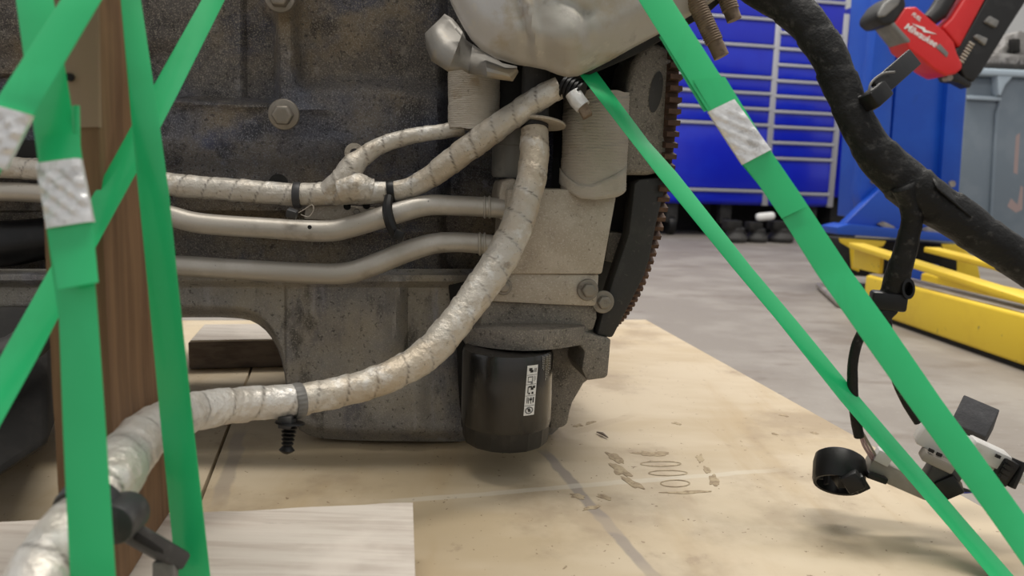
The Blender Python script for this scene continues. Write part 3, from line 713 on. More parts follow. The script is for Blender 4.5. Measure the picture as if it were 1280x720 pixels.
# --- sensor, disc, label
c = P(640, 200, .635)
obj('sensor_body', MB().lathe((c.x, c.y, P(640, 222, .635).z), [(.0155, 0), (.0168, .002), (.0168, .026), (.0185, .0265), (.0185, .05), (.014, .052)], 36), M['bandgrey'], eng)
dc = P(676, 154, .60)
ax_d = (Vector((.10, .18, 1))).normalized(); sx_ = ax_d.cross(Vector((0, 1, 0))).normalized(); sy_ = ax_d.cross(sx_)
obj('sensor_flange', MB().lathe(dc, [(.004, -.0012), (.0195, -.001), (.020, 0), (.0195, .001), (.004, .0012)], 40, (sx_, sy_, ax_d)), M['alu'], eng)
c0 = P(668, 160, .598)
obj('sensor_neck', MB().cyl(c0, c0 + Vector((0, .012, .05)), .011, 24), M['darkplate'], eng)
# --- dark gear on the left behind the post
obj('front_cover', MB().pprism(E, [(-80, 168), (48, 176), (52, 206), (-80, 200)], .0, -.03), M['darkhole'], eng, bevel=.004)
hp, hr = pxpath([(-230, 292, 60, .565), (-60, 300, 60, .60), (0, 305, 58, .605), (60, 298, 52, .615), (150, 290, 46, .63)], .006)
obj('rubber_hose', MB().tube(hp, hr, 22), M['plastic'], eng, angle=60, label='black rubber hose behind the post')
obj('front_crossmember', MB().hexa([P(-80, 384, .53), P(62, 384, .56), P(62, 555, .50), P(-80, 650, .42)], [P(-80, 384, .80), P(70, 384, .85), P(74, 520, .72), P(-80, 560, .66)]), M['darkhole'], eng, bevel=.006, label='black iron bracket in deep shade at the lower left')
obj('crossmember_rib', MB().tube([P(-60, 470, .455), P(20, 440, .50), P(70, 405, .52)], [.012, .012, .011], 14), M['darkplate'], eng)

# ================================================================== FOIL WRAPPED CABLES
def foil_tube(keys, name, parent, pitch=.021, n=40, step=.0013, hand=1, seed=0, m='foil'):
    p, r = pxpath(keys, step); L = [0]
    for i in range(1, len(p)): L.append(L[-1] + (p[i] - p[i - 1]).length)
    seam = []
    def ph(l, a): return (l / pitch + hand * a / (2 * math.pi) + .12 * nz(l * 30, seed) + .05 * nz(l * 60, math.cos(a) * 1.5, seed + math.sin(a) * 1.5)) % 1
    def mod(l, a, i):
        q = ph(l, a); fade = .5 + .5 * nz(l * 45, math.cos(a), math.sin(a) + seed)
        seam.append((max(0, 1 - q / .09) * (.45 + 1.0 * max(0, fade - .25))))
        crk = .05 * nz(l * 170, math.cos(a) * 2.2, math.sin(a) * 2.2 + seed) + .025 * nz(l * 420, math.cos(a) * 6, math.sin(a) * 6)
        return 1 + .075 * (1 - q) - .06 * max(0, 1 - q / .06) + crk + .04 * nz(l * 28, seed + 5)
    mb = MB().tube(p, r, n, mod)
    o = obj(name, mb, M[m], parent, angle=180)
    at = o.data.attributes.new('seam', 'FLOAT', 'POINT')
    if len(seam) == len(o.data.vertices): at.data.foreach_set('value', np.clip(np.array(seam, dtype=np.float32), 0, .92))
    return o
cab = thing('foil_wrapped_cable', P(300, 520, .5), 'thick silver foil taped cable sweeping from the oil cooler to the lower left', 'cable')
foil_tube([(668, 163, 33, .594), (668, 185, 36, .590), (666, 213, 36, .586), (659, 243, 36, .582), (645, 285, 39, .576), (622, 330, 41, .568), (597, 366, 41, .56), (568, 405, 40, .55), (535, 442, 39, .54), (490, 469, 38, .525),
           (440, 486, 37, .512), (373, 500.5, 38, .4945)], 'foil_wrap', cab, seed=1)
foil_tube([(374, 500.2, 38, .4947), (310, 505, 42, .475), (250, 513, 47, .445), (203, 530, 54, .405), (168, 558, 62, .368), (140, 600, 66, .338), (103, 648, 70, .315), (70, 690, 75, .298), (50, 730, 80, .285), (30, 800, 88, .27)], 'foil_wrap', cab, seed=2, m='foil_clean', pitch=.023)
c = P(668, 163, .594); obj('cable_end', MB().lathe(c - Vector((0, 0, .001)), [(.0098, -.004), (.0104, .0005), (.0085, .0025), (.003, .003)], 28), M['foil_end'], cab)
# ribbed band with a push-in fir tree
def band(px, py, d, w, wpx, m, parent, axis_px, name='cable_tie', ribs=True):
    c = P(px, py, d); t = (P(*axis_px[0]) - P(*axis_px[1])).normalized(); n1 = t.cross(Vector((0, 1, 0))).normalized(); n2 = t.cross(n1)
    r = w * d / FPX / 2 * 1.1; hw = wpx * d / FPX / 2; n = 96
    def md(i, a): return 1 + (.02 if (int(a / (2 * math.pi) * n) // 2) % 2 else 0) if ribs else 1
    mb = MB(); mb.lathe(c, [(r * .9, -hw), (r * 1.02, -hw), (r * 1.06, -hw * .6), (r * 1.06, hw * .6), (r * 1.02, hw), (r * .9, hw)], n, (n1, n2, t), mod=md)
    return obj(name, mb, M[m], parent, angle=25)
bd = band(372, 501, .494, 38, 12, 'bandgrey', cab, ((390, 497, .499), (350, 503, .487)))
q0, q1 = P(363, 522, .488), P(358, 567, .488); tt = (q1 - q0)
prof = [(0, .0042), (.10, .0045), (.12, .0092), (.16, .0095), (.19, .0035), (.24, .003)]
for k in range(5): prof += [(.27 + .11 * k, .0052 - .0003 * k), (.31 + .11 * k, .0048 - .0003 * k), (.33 + .11 * k, .0026)]
prof += [(.9, .005), (.95, .004), (1.0, .002)]
mbt = MB().tube([q0 + tt * a for a, _ in prof], [b for _, b in prof], 16)
obj('fir_tree_clip', mbt, M['plastic'], cab, angle=25, label='black push in fir tree clip')
mbx = MB().box(P(358, 526, .486), ((1, 0, 0), (0, 1, 0), (0, 0, 1)), (.0042, .005, .004)); obj('tie_buckle', mbx, M['greyplastic'], cab, bevel=.001)
# black bracket on the cable's near end
def obox(p, q, w, h, up=Vector((0, 0, 1)), lo=0, hi=1):
    d = (q - p); L = d.length; d.normalize(); s = d.cross(up).normalized(); u = s.cross(d)
    return MB().box(p.lerp(q, .5), (d, s, u), (L / 2, w / 2, h / 2))
arm = obj('clip_arm', obox(P(140, 652, .318), P(224, 700, .352), .012, .0085), M['greyplastic'], cab, bevel=.002, label='dark grey plastic clip arm')
obj('arm_rib', obox(P(165, 668, .322), P(214, 697, .343), .004, .0035), M['darkhole'], arm, bevel=.001)
c = P(146, 652, .314); t = (P(120, 630, .325) - P(85, 672, .305)).normalized(); n1 = t.cross(Vector((0, 1, 0))).normalized()
obj('clip_boss', MB().cyl(c - Vector((0, .004, 0)), c + Vector((0, .012, 0)), .0088, 20), M['greyplastic'], arm, bevel=.0015)
obj('clip_foot', obox(P(207, 700, .345), P(207, 740, .345), .01, .006, Vector((0, 1, 0))), M['bandgrey'], arm, bevel=.001)
band(112, 638, .319, 71, 26, 'greyplastic', cab, ((140, 600, .338), (100, 652, .313)), 'clip_band', False)

har = thing('foil_wrapped_harness', P(420, 240, .6), 'silver foil taped wiring harness running along the engine wall above the pipes', 'harness')
foil_tube([(-230, 200, 27, .553), (-60, 207, 27, .582), (0, 209, 27, .588), (60, 213, 27, .594), (150, 222, 28, .594), (215, 231, 28, .594), (300, 238, 27, .599), (370, 243, 27, .603), (425, 241, 29, .605), (462, 241, 27, .606), (500, 238, 24, .607), (530, 226, 26, .606), (565, 201, 31, .602), (605, 171, 32, .596), (640, 146, 30, .59), (672, 124, 29, .585), (700, 109, 27, .582)], 'foil_wrap', har, seed=3, pitch=.02)
foil_tube([(408, 240, 24, .603), (428, 225, 30, .6), (440, 209, 30, .6), (455, 195, 23, .602), (478, 181, 20, .605), (515, 170, 19, .608), (548, 165, 18, .610), (580, 160, 18, .612)], 'foil_branch', har, seed=6, pitch=.016, n=28)
foil_tube([(426, 238, 33, .599), (445, 234, 34, .598), (464, 238, 28, .602)], 'foil_joint', har, seed=8, pitch=.012, n=28)
a, b = P(704, 107, .58), P(727, 117, .575)
pts = [a.lerp(b, i / 40) for i in range(41)]
obj('corrugated_conduit', MB().tube(pts, [.0082] * 41, 18, mod=lambda l, t, i: 1 + .1 * (1 if (i // 4) % 2 else -.6)), M['plastic'], har, angle=25)
obj('foil_collar', MB().tube([P(716, 116, .573), P(722, 126, .572), P(729, 134, .571)], [.0062, .0064, .006], 16), M['seal'], har)
obj('plug_tip', obox(P(727, 131, .571), P(735, 146, .570), .008, .0075, Vector((0, 1, 0))), M['stud'], har, bevel=.001)
# ring terminal
c = P(443, 191, .612); mb = MB(); n = 28
rows = [[c + E.a * math.cos(2 * math.pi * k / n) * rr + Vector((0, 0, 1)) * math.sin(2 * math.pi * k / n) * rr - E.m * o for k in range(n + 1)] for rr, o in ((.0035, -.001), (.0035, .001), (.0078, .001), (.0078, -.001), (.0035, -.001))]
obj('ring_terminal', mb.grid(rows), M['alu'], har)
band(372, 244, .6025, 28, 9, 'greyplastic', har, ((390, 243, .604), (350, 242, .602)), ribs=False)
obj('tie_head', obox(P(366, 262, .585), P(364, 272, .588), .008, .006, Vector((0, 1, 0))), M['greyplastic'], har, bevel=.001)
band(489, 240, .607, 26, 9, 'plastic', har, ((500, 238, .607), (470, 241, .606)), ribs=False)
ck, cr_ = pxpath([(486, 246, 11, .590), (484, 262, 13, .584), (489, 282, 14, .584), (499, 297, 15, .588)], .003)
obj('pipe_clip', MB().tube(ck, cr_, 8), M['plastic'], har, angle=25, label='black plastic clip hooking the harness to the upper pipe')
obj('clip_end', obox(P(494, 292, .583), P(505, 296, .583), .008, .008), M['plastic'], har, bevel=.001)
tw, twr = pxpath([(373, 266, 1.0, .585), (380, 262, 1.0, .582), (390, 256, 1.0, .58), (392, 262, 1.0, .58), (386, 271, 1.0, .582), (376, 268, 1.0, .584)], .002)
obj('loose_thread', MB().tube(tw, twr, 6), M['sleeve'], har)

# ================================================================== GREEN STRAPS
def strap(name, st, label, thick=.0008, lift=.0):
    """st: (left x, left y, left depth, right x, right y, right depth) stations down the strap"""
    o = thing(name, P(*st[0][:3]).lerp(P(*st[-1][3:]), .5), label, 'strap', 'green packing straps')
    return o
def ribbon(name, parent, st, m='green', thick=.0008, sub=6):
    A = [P(*s[:3]) for s in st]; B = [P(*s[3:]) for s in st]; mb = MB(); rows = []
    def cr(pts, i, t):
        p0, p1, p2, p3 = pts[max(i - 1, 0)], pts[i], pts[i + 1], pts[min(i + 2, len(pts) - 1)]
        return .5 * ((2 * p1) + (p2 - p0) * t + (2 * p0 - 5 * p1 + 4 * p2 - p3) * t * t + (3 * p1 - p0 - 3 * p2 + p3) * t ** 3)
    L, Rr = [], []
    for i in range(len(A) - 1):
        for j in range(sub): L.append(A[i].lerp(A[i + 1], j / sub)); Rr.append(B[i].lerp(B[i + 1], j / sub))
    L.append(A[-1]); Rr.append(B[-1])
    for i in range(len(L)):
        a, b = L[i], Rr[i]; t = (L[min(i + 1, len(L) - 1)] - L[max(i - 1, 0)]).normalized(); nn = t.cross(b - a).normalized()
        if nn.dot(fw) > 0: nn = -nn
        h = nn * thick / 2; m1, m2 = a.lerp(b, .06), a.lerp(b, .94); mid = a.lerp(b, .5)
        rows.append([a + h * .3, m1 + h, mid + h * 1.25, m2 + h, b + h * .3, b - h * .3, m2 - h, mid - h * .8, m1 - h, a - h * .3, a + h * .3])
    mb.grid(rows); k = len(rows[0])
    mb.f.append(tuple(range(k - 1))); mb.f.append(tuple(k * (len(rows) - 1) + q for q in range(k - 1)))
    return obj(name, mb, M[m], parent, angle=60)
def seal(parent, q, d, lift=.0016, name='strap_seal'):     # crimped steel clip: q = four corners (TL, TR, BR, BL)
    mb = MB(); NU, NV = 12, 16; front, back = [], []
    c4 = [P(x, y, d) for x, y in q]
    nn = (c4[1] - c4[0]).cross(c4[3] - c4[0]).normalized()
    if nn.dot(fw) > 0: nn = -nn
    for j in range(NV + 1):
        v = j / NV; ra, rb = [], []
        for i in range(NU + 1):
            u = i / NU; p = c4[0].lerp(c4[1], u).lerp(c4[3].lerp(c4[2], u), v)
            cr = .0014 * math.sin(v * math.pi * 7) * math.sin(u * math.pi * 5) if .08 < v < .92 else 0
            edge = -.0014 * max(0, abs(u - .5) * 2 - .82) / .18
            ra.append(p + nn * (lift + cr + edge + .0003 * nz(u * 9, v * 9, d * 50))); rb.append(p - nn * lift)
        front.append(ra); back.append(rb)
    loop = lambda g: g[0] + [r[-1] for r in g[1:]] + g[-1][::-1][1:] + [r[0] for r in g[::-1][1:-1]]
    mb.grid(front).grid(back); la, lb_ = loop(front), loop(back); n = len(la)
    mb.add(la + lb_, [(i, (i + 1) % n, (i + 1) % n + n, i + n) for i in range(n)])
    return obj(name, mb, M['seal'], parent, angle=70, label='crimped bright steel seal')

# far-left upright strap with the seal in its middle
s1 = strap('packing_strap', [(20, 0, .30, 67, 0, .30), (87, 720, .285, 144, 720, .285)], 'wide green strap hanging nearly upright at far left, with a steel seal in its middle')
ribbon('strap_band', s1, [(-14, -260, .34, 34, -262, .34), (20, 0, .300, 67, 0, .300), (41, 150, .291, 92, 150, .291), (54, 250, .287, 110, 248, .287), (66, 345, .289, 118, 345, .289), (74, 400, .289, 122.5, 400, .289), (79, 540, .287, 132.5, 540, .287), (87.5, 720, .283, 144.5, 720, .283), (98, 900, .285, 160, 900, .285)])
ribbon('strap_tail', s1, [(46, 170, .2885, 98, 168, .2885), (56, 270, .2855, 114, 268, .2855), (62, 305, .2845, 118, 303, .2845), (72, 362, .281, 123, 353, .281)], sub=4)
ribbon('strap_tail', s1, [(90, 132, .2905, 99.5, 132, .2905), (93, 210, .2902, 101, 206, .2902)], sub=3)
seal(s1, [(45, 205), (100, 198), (116, 277), (58, 286)], .2845)
# crossing strap above it
s4 = strap('packing_strap', [(82, 0, .29, 127, 0, .29), (-40, 200, .275, 10, 200, .275)], 'green strap crossing over the far left strap at the top corner')
ribbon('strap_band', s4, [(233, -250, .33, 276, -250, .33), (76, 0, .286, 127, 0, .286), (3, 113, .276, 57, 118, .276), (-31, 165, .275, 28, 168, .275), (-82, 243, .272, -20, 250, .272), (-200, 420, .27, -130, 430, .27)])
seal(s4, [(-18, 128), (40, 144), (6, 212), (-60, 196)], .2735)
# long diagonal strap behind
s2 = strap('packing_strap', [(252, 0, .58, 281, 0, .58), (-40, 560, .36, 6, 560, .36)], 'green strap slanting down to the left edge behind both upright straps')
ribbon('strap_band', s2, [(372, -220, .45, 400, -220, .46), (252, 0, .392, 281, 0, .400), (187, 116, .366, 221, 120, .370), (140, 202, .349, 177, 204, .352), (105, 264, .338, 143, 266, .340), (60, 340, .324, 101, 343, .324), (0, 447, .307, 47, 447, .307), (-50, 536, .294, 0, 532, .294), (-100, 625, .282, -45, 625, .282)])
# second upright strap
s3 = strap('packing_strap', [(151, 0, .46, 177, 0, .44), (220, 720, .37, 263, 720, .37)], 'green strap running straight down to the plank beside the post, pale scuff near its top')
ribbon('strap_band', s3, [(132, -220, .325, 156, -220, .337), (151, 0, .325, 176, 0, .335), (158, 80, .327, 188, 80, .333), (165, 160, .330, 200, 160, .333), (173, 240, .335, 211, 240, .336), (183, 340, .343, 221, 340, .343), (200, 520, .357, 240.5, 520, .357), (220, 720, .362, 263, 720, .362), (238, 880, .36, 285, 880, .36)])
# right near strap
s5 = strap('packing_strap', [(800, 0, .44, 838, 0, .44), (1280, 710, .40, 1330, 710, .40)], 'wide green strap with a steel seal, nearest one on the right side')
ribbon('strap_band', s5, [(660, -230, .47, 695, -236, .47), (798, 0, .445, 838, -4, .445), (884, 138, .43, 918, 122, .43), (928, 207, .427, 963, 188, .427), (960, 245, .425, 996, 236, .425), (1020, 341, .42, 1064, 339, .42), (1071, 414, .414, 1116, 411, .414), (1132, 501, .408, 1177, 500, .408), (1241, 652, .40, 1284, 648, .40), (1290, 722, .395, 1336, 722, .395), (1420, 905, .385, 1468, 905, .385)])
ribbon('strap_tail', s5, [(866, 100, .4325, 906, 96, .4325), (925, 200, .4245, 960, 184, .4245), (951, 235, .4235, 984, 219, .4235), (977, 273, .4215, 1009, 258, .4215)], sub=4)
ribbon('strap_tail', s5, [(824, 46, .441, 862, 40, .441), (880, 140, .4322, 914, 122, .4322)], sub=3)
seal(s5, [(885, 140), (918, 124), (964, 187), (928, 206)], .4235)
# right far strap
s6 = strap('packing_strap', [(726, 92, .575, 742, 87, .59), (1238, 720, .44, 1270, 720, .45)], 'narrower green strap running from under the heat shield down to the right corner')
ribbon('strap_band', s6, [(668, 22, .600, 688, 15, .612), (725, 94, .572, 743, 86, .580), (786, 173, .562, 811, 177, .572), (820, 217, .556, 846, 216, .566), (916, 335, .54, 940, 335, .548), (970, 399, .53, 995, 400, .538), (1050, 500, .515, 1077, 500, .522), (1187, 660, .49, 1215, 660, .496), (1238, 722, .478, 1269, 722, .484), (1385, 900, .45, 1420, 900, .455)])

# ================================================================== BLACK HARNESS, CONNECTORS
bh = thing('black_wiring_harness', P(1130, 240, .5), 'black cloth taped wiring harness looping down the right side with dangling connectors', 'harness')
def tape_tube(keys, name, parent, pitch=.028, n=32, seed=0, amp=1, step=.002):
    p, r = pxpath(keys, step)
    def mod(l, a, i):
        q = (l / pitch + a / (2 * math.pi) * .6 + .25 * nz(l * 20, seed)) % 1
        return 1 + amp * (.085 * (1 - q) - .04 * max(0, 1 - q / .05) + .07 * nz(l * 45, math.cos(a) * 1.5, math.sin(a) * 1.5 + seed) + .03 * nz(l * 180, math.cos(a) * 4, math.sin(a) * 4))
    return obj(name, MB().tube(p, r, n, mod), M['tape'], parent, angle=180)
main = tape_tube([(850, -190, 40, .50), (872, -110, 40, .51), (905, -50, 40, .515), (945, -16, 41, .515), (985, 8, 43, .51), (1012, 34, 44, .505), (1033, 66, 43, .50), (1050, 104, 42, .497), (1065, 140, 40, .494), (1082, 172, 44, .492), (1105, 202, 49, .49), (1132, 228, 53, .488), (1162, 250, 52, .486), (1200, 275, 50, .484), (1240, 303, 47, .482), (1290, 336, 46, .478), (1360, 390, 46, .47), (1480, 500, 46, .455), (1580, 640, 46, .44)], 'taped_trunk', bh, seed=2)
fl = MB(); rows = []
for i in range(9):
    t = i / 8; a = P(1165 + 42 * t, 226 + 34 * t, .474); b = P(1172 + 42 * t, 236 + 36 * t, .47)
    rows.append([a + UP * (.0015 + .002 * math.sin(t * 5)), a.lerp(b, .5), b])
obj('tape_flap', fl.grid(rows), M['tape'], bh, solid=.0008)
tape_tube([(1128, 232, 26, .478), (1136, 252, 23, .482), (1140, 272, 24, .486), (1136, 295, 25, .49), (1128, 325, 27, .495), (1120, 350, 28, .50), (1114, 374, 28, .505)], 'taped_branch', bh, seed=4, n=24, pitch=.02)
obj('branch_clamp', obox(P(1088, 374, .505), P(1132, 378, .50), .014, .012), M['plastic'], bh, bevel=.002)
obj('clamp_base', obox(P(1100, 384, .505), P(1113, 396, .505), .012, .012), M['plastic'], bh, bevel=.002)
c = P(1131, 361, .497); mb = MB(); n = 24
rows = [[c + RT * math.cos(2 * math.pi * k / n) * rr * .62 + UP * math.sin(2 * math.pi * k / n) * rr - fw * o for k in range(n + 1)] for rr, o in ((.0045, -.005), (.0045, .005), (.0068, .005), (.0068, -.005), (.0045, -.005))]
obj('clamp_loop', mb.grid(rows), M['plastic'], bh)
tape_tube([(1106, 392, 16, .508), (1086, 406, 13, .512), (1073, 425, 12, .516), (1066, 455, 12, .52), (1066, 490, 12.5, .524), (1069, 520, 12.5, .527), (1074, 546, 12, .53)], 'thin_branch', bh, seed=5, n=16, amp=.6)
tape_tube([(1108, 392, 12, .512), (1112, 430, 9, .52), (1118, 470, 9, .528), (1130, 500, 9, .532), (1147, 528, 9, .535)], 'thin_branch', bh, seed=7, n=14, amp=.6)
# holding clip on the trunk
band(1075, 132, .4955, 43, 9, 'plastic', bh, ((1065, 112, .497), (1072, 140, .494)), 'trunk_tie', False)
hd = obj('clip_head', obox(P(1085, 129, .478), P(1104, 112, .482), .011, .012, Vector((0, 1, 0))), M['plastic'], bh, bevel=.0015)
obj('clip_blade', obox(P(1096, 112, .482), P(1142, 72, .5), .004, .0125, fw.cross(P(1142, 72, .5) - P(1096, 112, .482)).normalized()), M['plastic'], hd, bevel=.0008, label='flat black plastic blade of the clip')
rp, rr_ = pxpath([(1086, 120, 3, .476), (1087, 108, 3, .476), (1093, 99, 3, .478), (1104, 92, 3, .48), (1118, 90, 3, .484)], .002)
obj('clip_spring', MB().tube(rp, rr_, 8), M['bandgrey'], hd, angle=60)

# ring shaped black boot
bc = P(1049, 588, .555); axb = (UP * .8 + RT * .3 + fw * .55).normalized(); s1_ = axb.cross(fw).normalized(); s2_ = axb.cross(s1_)
prof = [(.0148, -.0115), (.0168, -.0118), (.0178, -.009), (.0182, .004), (.0172, .0095), (.015, .0112)]
def swept_ring(pr): return [[bc + (s1_ * math.cos(2 * math.pi * k / 40) + s2_ * math.sin(2 * math.pi * k / 40)) * rr + axb * h for k in range(41)] for rr, h in pr]
boot = obj('connector_boot', MB().grid(swept_ring(prof + [(.006, .0112), (.006, .009), (.0142, .0085), (.0148, -.0115)])), M['plastic'], bh, angle=30, label='black round boot open underneath')
rb_ = MB()
for k in range(9):
    dv = s1_ * math.cos(k * .7) + s2_ * math.sin(k * .7); rb_.box(bc + dv * .0125, (dv, axb, dv.cross(axb)), (.002, .008, .0007))
obj('inner_ribs', rb_, M['greyplastic'], boot)
obj('boot_latch', obox(P(1060, 592, .534), P(1073, 612, .532), .010, .012), M['plastic'], boot, bevel=.0015)
obj('boot_tab', obox(P(1070, 596, .535), P(1080, 612, .535), .008, .009), M['plastic'], boot, bevel=.001)
obj('boot_insert', obox(P(1044, 590, .550), P(1054, 604, .536), .007, .009), M['plastic'], boot, bevel=.0015)
# first plug with its wires
pl1 = obj('plug', obox(P(1084, 578, .553), P(1160, 611, .545), .018, .0135), M['conn_tan'], bh, bevel=.0016, label='dusty grey brown plug')
obj('plug_latch', obox(P(1094, 566, .545), P(1112, 575, .543), .010, .009), M['conn'], pl1, bevel=.001)
obj('plug_strip', obox(P(1083, 592, .541), P(1108, 601, .539), .006, .0045), M['plastic'], pl1, bevel=.0008)
for i, (dx, k) in enumerate(((0, 'wire_pink'), (4, 'wire_pink'), (8, 'conn_tan'))):
    wp, wr = pxpath([(1074 + dx * .5, 540, 3.2, .53), (1079 + dx, 556, 3.2, .535), (1086 + dx, 568, 3.2, .542), (1092 + dx, 577, 3.2, .548)], .003)
    obj('wire', MB().tube(wp, wr, 8), M[k], bh, angle=60)
pl2 = obj('plug', obox(P(1160, 582, .535), P(1196, 600, .53), .017, .019), M['greyplastic'], bh, bevel=.002, label='dark grey plug with a black hood')
obj('plug_cap', obox(P(1152, 566, .53), P(1190, 584, .525), .015, .007), M['conn_tan'], pl2, bevel=.0015)
for x, y in ((1164, 563), (1174, 568)): obj('cap_slot', obox(P(x - 3, y - 1, .5225), P(x + 3, y + 1.5, .522), .002, .0022), M['darkhole'], pl2)
obj('plug_hood', obox(P(1178, 594, .53), P(1193, 616, .528), .018, .014), M['plastic'], pl2, bevel=.0015)
for i in range(3):
    wp, wr = pxpath([(1190, 606 + 4 * i, 2.6, .53), (1205, 611 + 2.4 * i, 2.6, .535), (1225, 618 - 2 * i, 2.6, .54)], .003)
    obj('wire', MB().tube(wp, wr, 8), M['plastic' if i < 2 else 'wire_blue'], bh, angle=60)
pl3 = obj('plug', obox(P(1150, 536, .54), P(1250, 585, .525), .019, .0185), M['conn'], bh, bevel=.0018, label='pale grey long plug with a black comb end')
obj('plug_collar', obox(P(1211, 556, .525), P(1256, 577, .52), .017, .012, ), M['conn'], pl3, bevel=.0015)
obj('collar_slot', obox(P(1245, 569.5, .5105), P(1250, 571.5, .5105), .002, .0022), M['darkhole'], pl3)
obj('plug_comb', obox(P(1243, 582, .52), P(1262, 591, .518), .015, .018), M['plastic'], pl3, bevel=.001)
for k in range(4): obj('comb_tooth', obox(P(1250 + 3 * k, 594 - 6 * k, .508), P(1258 + 3 * k, 598 - 6 * k, .508), .003, .0025), M['plastic'], pl3)
obj('comb_lip', obox(P(1256, 606, .517), P(1271, 574, .516), .015, .0035), M['plastic'], pl3, bevel=.0008)
for i in range(7):
    wp, wr = pxpath([(1262, 584 + 2.6 * i, 2.8, .516 + .002 * (i % 2)), (1275, 590 + 2.2 * i, 2.8, .514), (1300, 602 + 1.8 * i, 2.8, .51), (1340, 625 + 2 * i, 2.8, .5)], .003)
    obj('wire', MB().tube(wp, wr, 8), M['wire_white'], bh, angle=60)
fq = [P(1205, 493, .575), P(1250, 512, .555), P(1232, 546, .55), P(1188, 528, .57)]
fb = [v + fw * .014 - UP * .017 + RT * .004 for v in fq]
obj('foam_block', MB().hexa(fq, fb), M['foam'], bh, bevel=.0008, label='charcoal foam pad wrapped on the harness')

# ================================================================== TOOL CABINET
K = Plane(YAW, 5.0); up = Vector((0, 0, 1))
tc_ = thing('tool_cabinet', K.at(.6, 0, -.25), 'long royal blue tool cabinet with rows of drawers and silver pulls', 'cabinet')
uA1 = K.uz(966.5, 106)[0]; uB1 = K.uz(1048, 125)[0]; uA0 = uA1 - 1.5; zbot_ = K.uz(930, 256)[1]; ztop_ = 1.55
def kbox(u0_, u1_, z0, z1, o0, o1): return MB().box(K.at((u0_ + u1_) / 2, (z0 + z1) / 2, (o0 + o1) / 2), (K.a, K.m, up), ((u1_ - u0_) / 2, abs(o0 - o1) / 2, (z1 - z0) / 2))
obj('cabinet_shell', kbox(uA0 - .03, uB1 + .03, zbot_, ztop_, -.012, -.55), M['blue'], tc_, bevel=.005)
def zrow(x, ys): return [K.uz(x, y)[1] for y in ys]
def bank(u0_, u1_, x, ys, hb=True):
    zs = zrow(x, ys); zs = [ztop_ - .02, (ztop_ + zs[0]) / 2 + .1] + zs + [zbot_ + .012]
    for i in range(len(zs) - 1):
        if zs[i] - zs[i + 1] < .03: continue
        dr = obj('drawer', kbox(u0_ + .012, u1_ - .012, zs[i + 1] + .004, zs[i] - .004, .006, -.014), M['blue'], tc_, bevel=.003)
        hh = min(.021, (zs[i] - zs[i + 1]) * .28)
        obj('drawer_pull', kbox(u0_ + .014, u1_ - .014, zs[i] - .004 - hh, zs[i] - .004, .022, .004), M['trim'], dr, bevel=.004)
bank(uA0, uA1, 930, (-12, 20, 54, 93.5, 113.5, 133, 153, 236))
bank(uA1, uB1, 1010, (-18, -1, 41, 61, 81, 101, 120, 139, 158, 177.5, 197, 240))
for u in (uA0, uA1, uB1):
    obj('corner_trim', kbox(u - .021, u + .021, zbot_ - .002, ztop_, .016, -.012), M['trim'], tc_, bevel=.004)
obj('under_shade_panel', kbox(uA0, uB1 + .02, .004, zbot_, -.46, -.5), M['darkhole'], tc_)  # dark panel added to stand for the shade under the cabinet
c = K.at(K.uz(994, 45)[0], K.uz(994, 45)[1], .014); obj('drawer_lock', MB().cyl(c, c - K.m * .012, .016, 16), M['trim'], tc_)
for u in (uA0 + .15, uA0 + .85, uB1 - .75, uB1 - .09):
    for o in (-.1, -.45):
        c = K.at(u, .07, o)
        cs = obj('caster', MB().cyl(c - K.a * .025, c + K.a * .025, .0695, 24), M['plastic'], tc_, bevel=.006)
        obj('caster_fork', MB().box(K.at(u, (.09 + zbot_) / 2, o), (K.a, K.m, up), (.04, .035, (zbot_ - .09) / 2)), M['darkplate'], cs, bevel=.004)
# junk below it
for i, (x, y, w_, h_, lab, m) in enumerate(((918, 289, .10, .09, 'dark lump of hardware under the cabinet, nearest the engine', 'darkplate'), (945, 292, .09, .085, 'dark round hardware in the middle under the cabinet', 'darkplate'), (975, 290, .11, .09, 'dark part under the cabinet behind the wide strap', 'darkplate'))):  # three lumps of one dark material, necks near-black
    g = Zp(x, 303, 0); g.z = 0
    t = thing('scrap_part', g, lab, 'scrap')
    obj('part_body', MB().lathe(g + Vector((0, 0, .001)), [(w_ * .7, 0), (w_ * .8, h_ * .3), (w_ * .55, h_ * .7), (w_ * .6, h_), (w_ * .3, h_ * 1.15)], 14), M[m], t, bevel=.004)
    obj('part_neck', MB().box(g + Vector((-.03, -.02, h_ * 1.25)), ((1, .2, 0), (-.2, 1, 0), (0, 0, 1)), (w_ * .5, w_ * .4, h_ * .3)), M['darkhole'], t, bevel=.005)
g = P(958, 276, 4.2)
g = Zp(945, 303, 0)
rg = obj('scrap_sleeve', obox(Vector((g.x - .02, g.y - .02, .160)), Vector((g.x + .1, g.y - .02, .176)), .05, .05), M['white'], base=True, bevel=.02, seg=3); tag(rg, 'short white sleeve lying on the dark scrap under the cabinet', 'scrap')

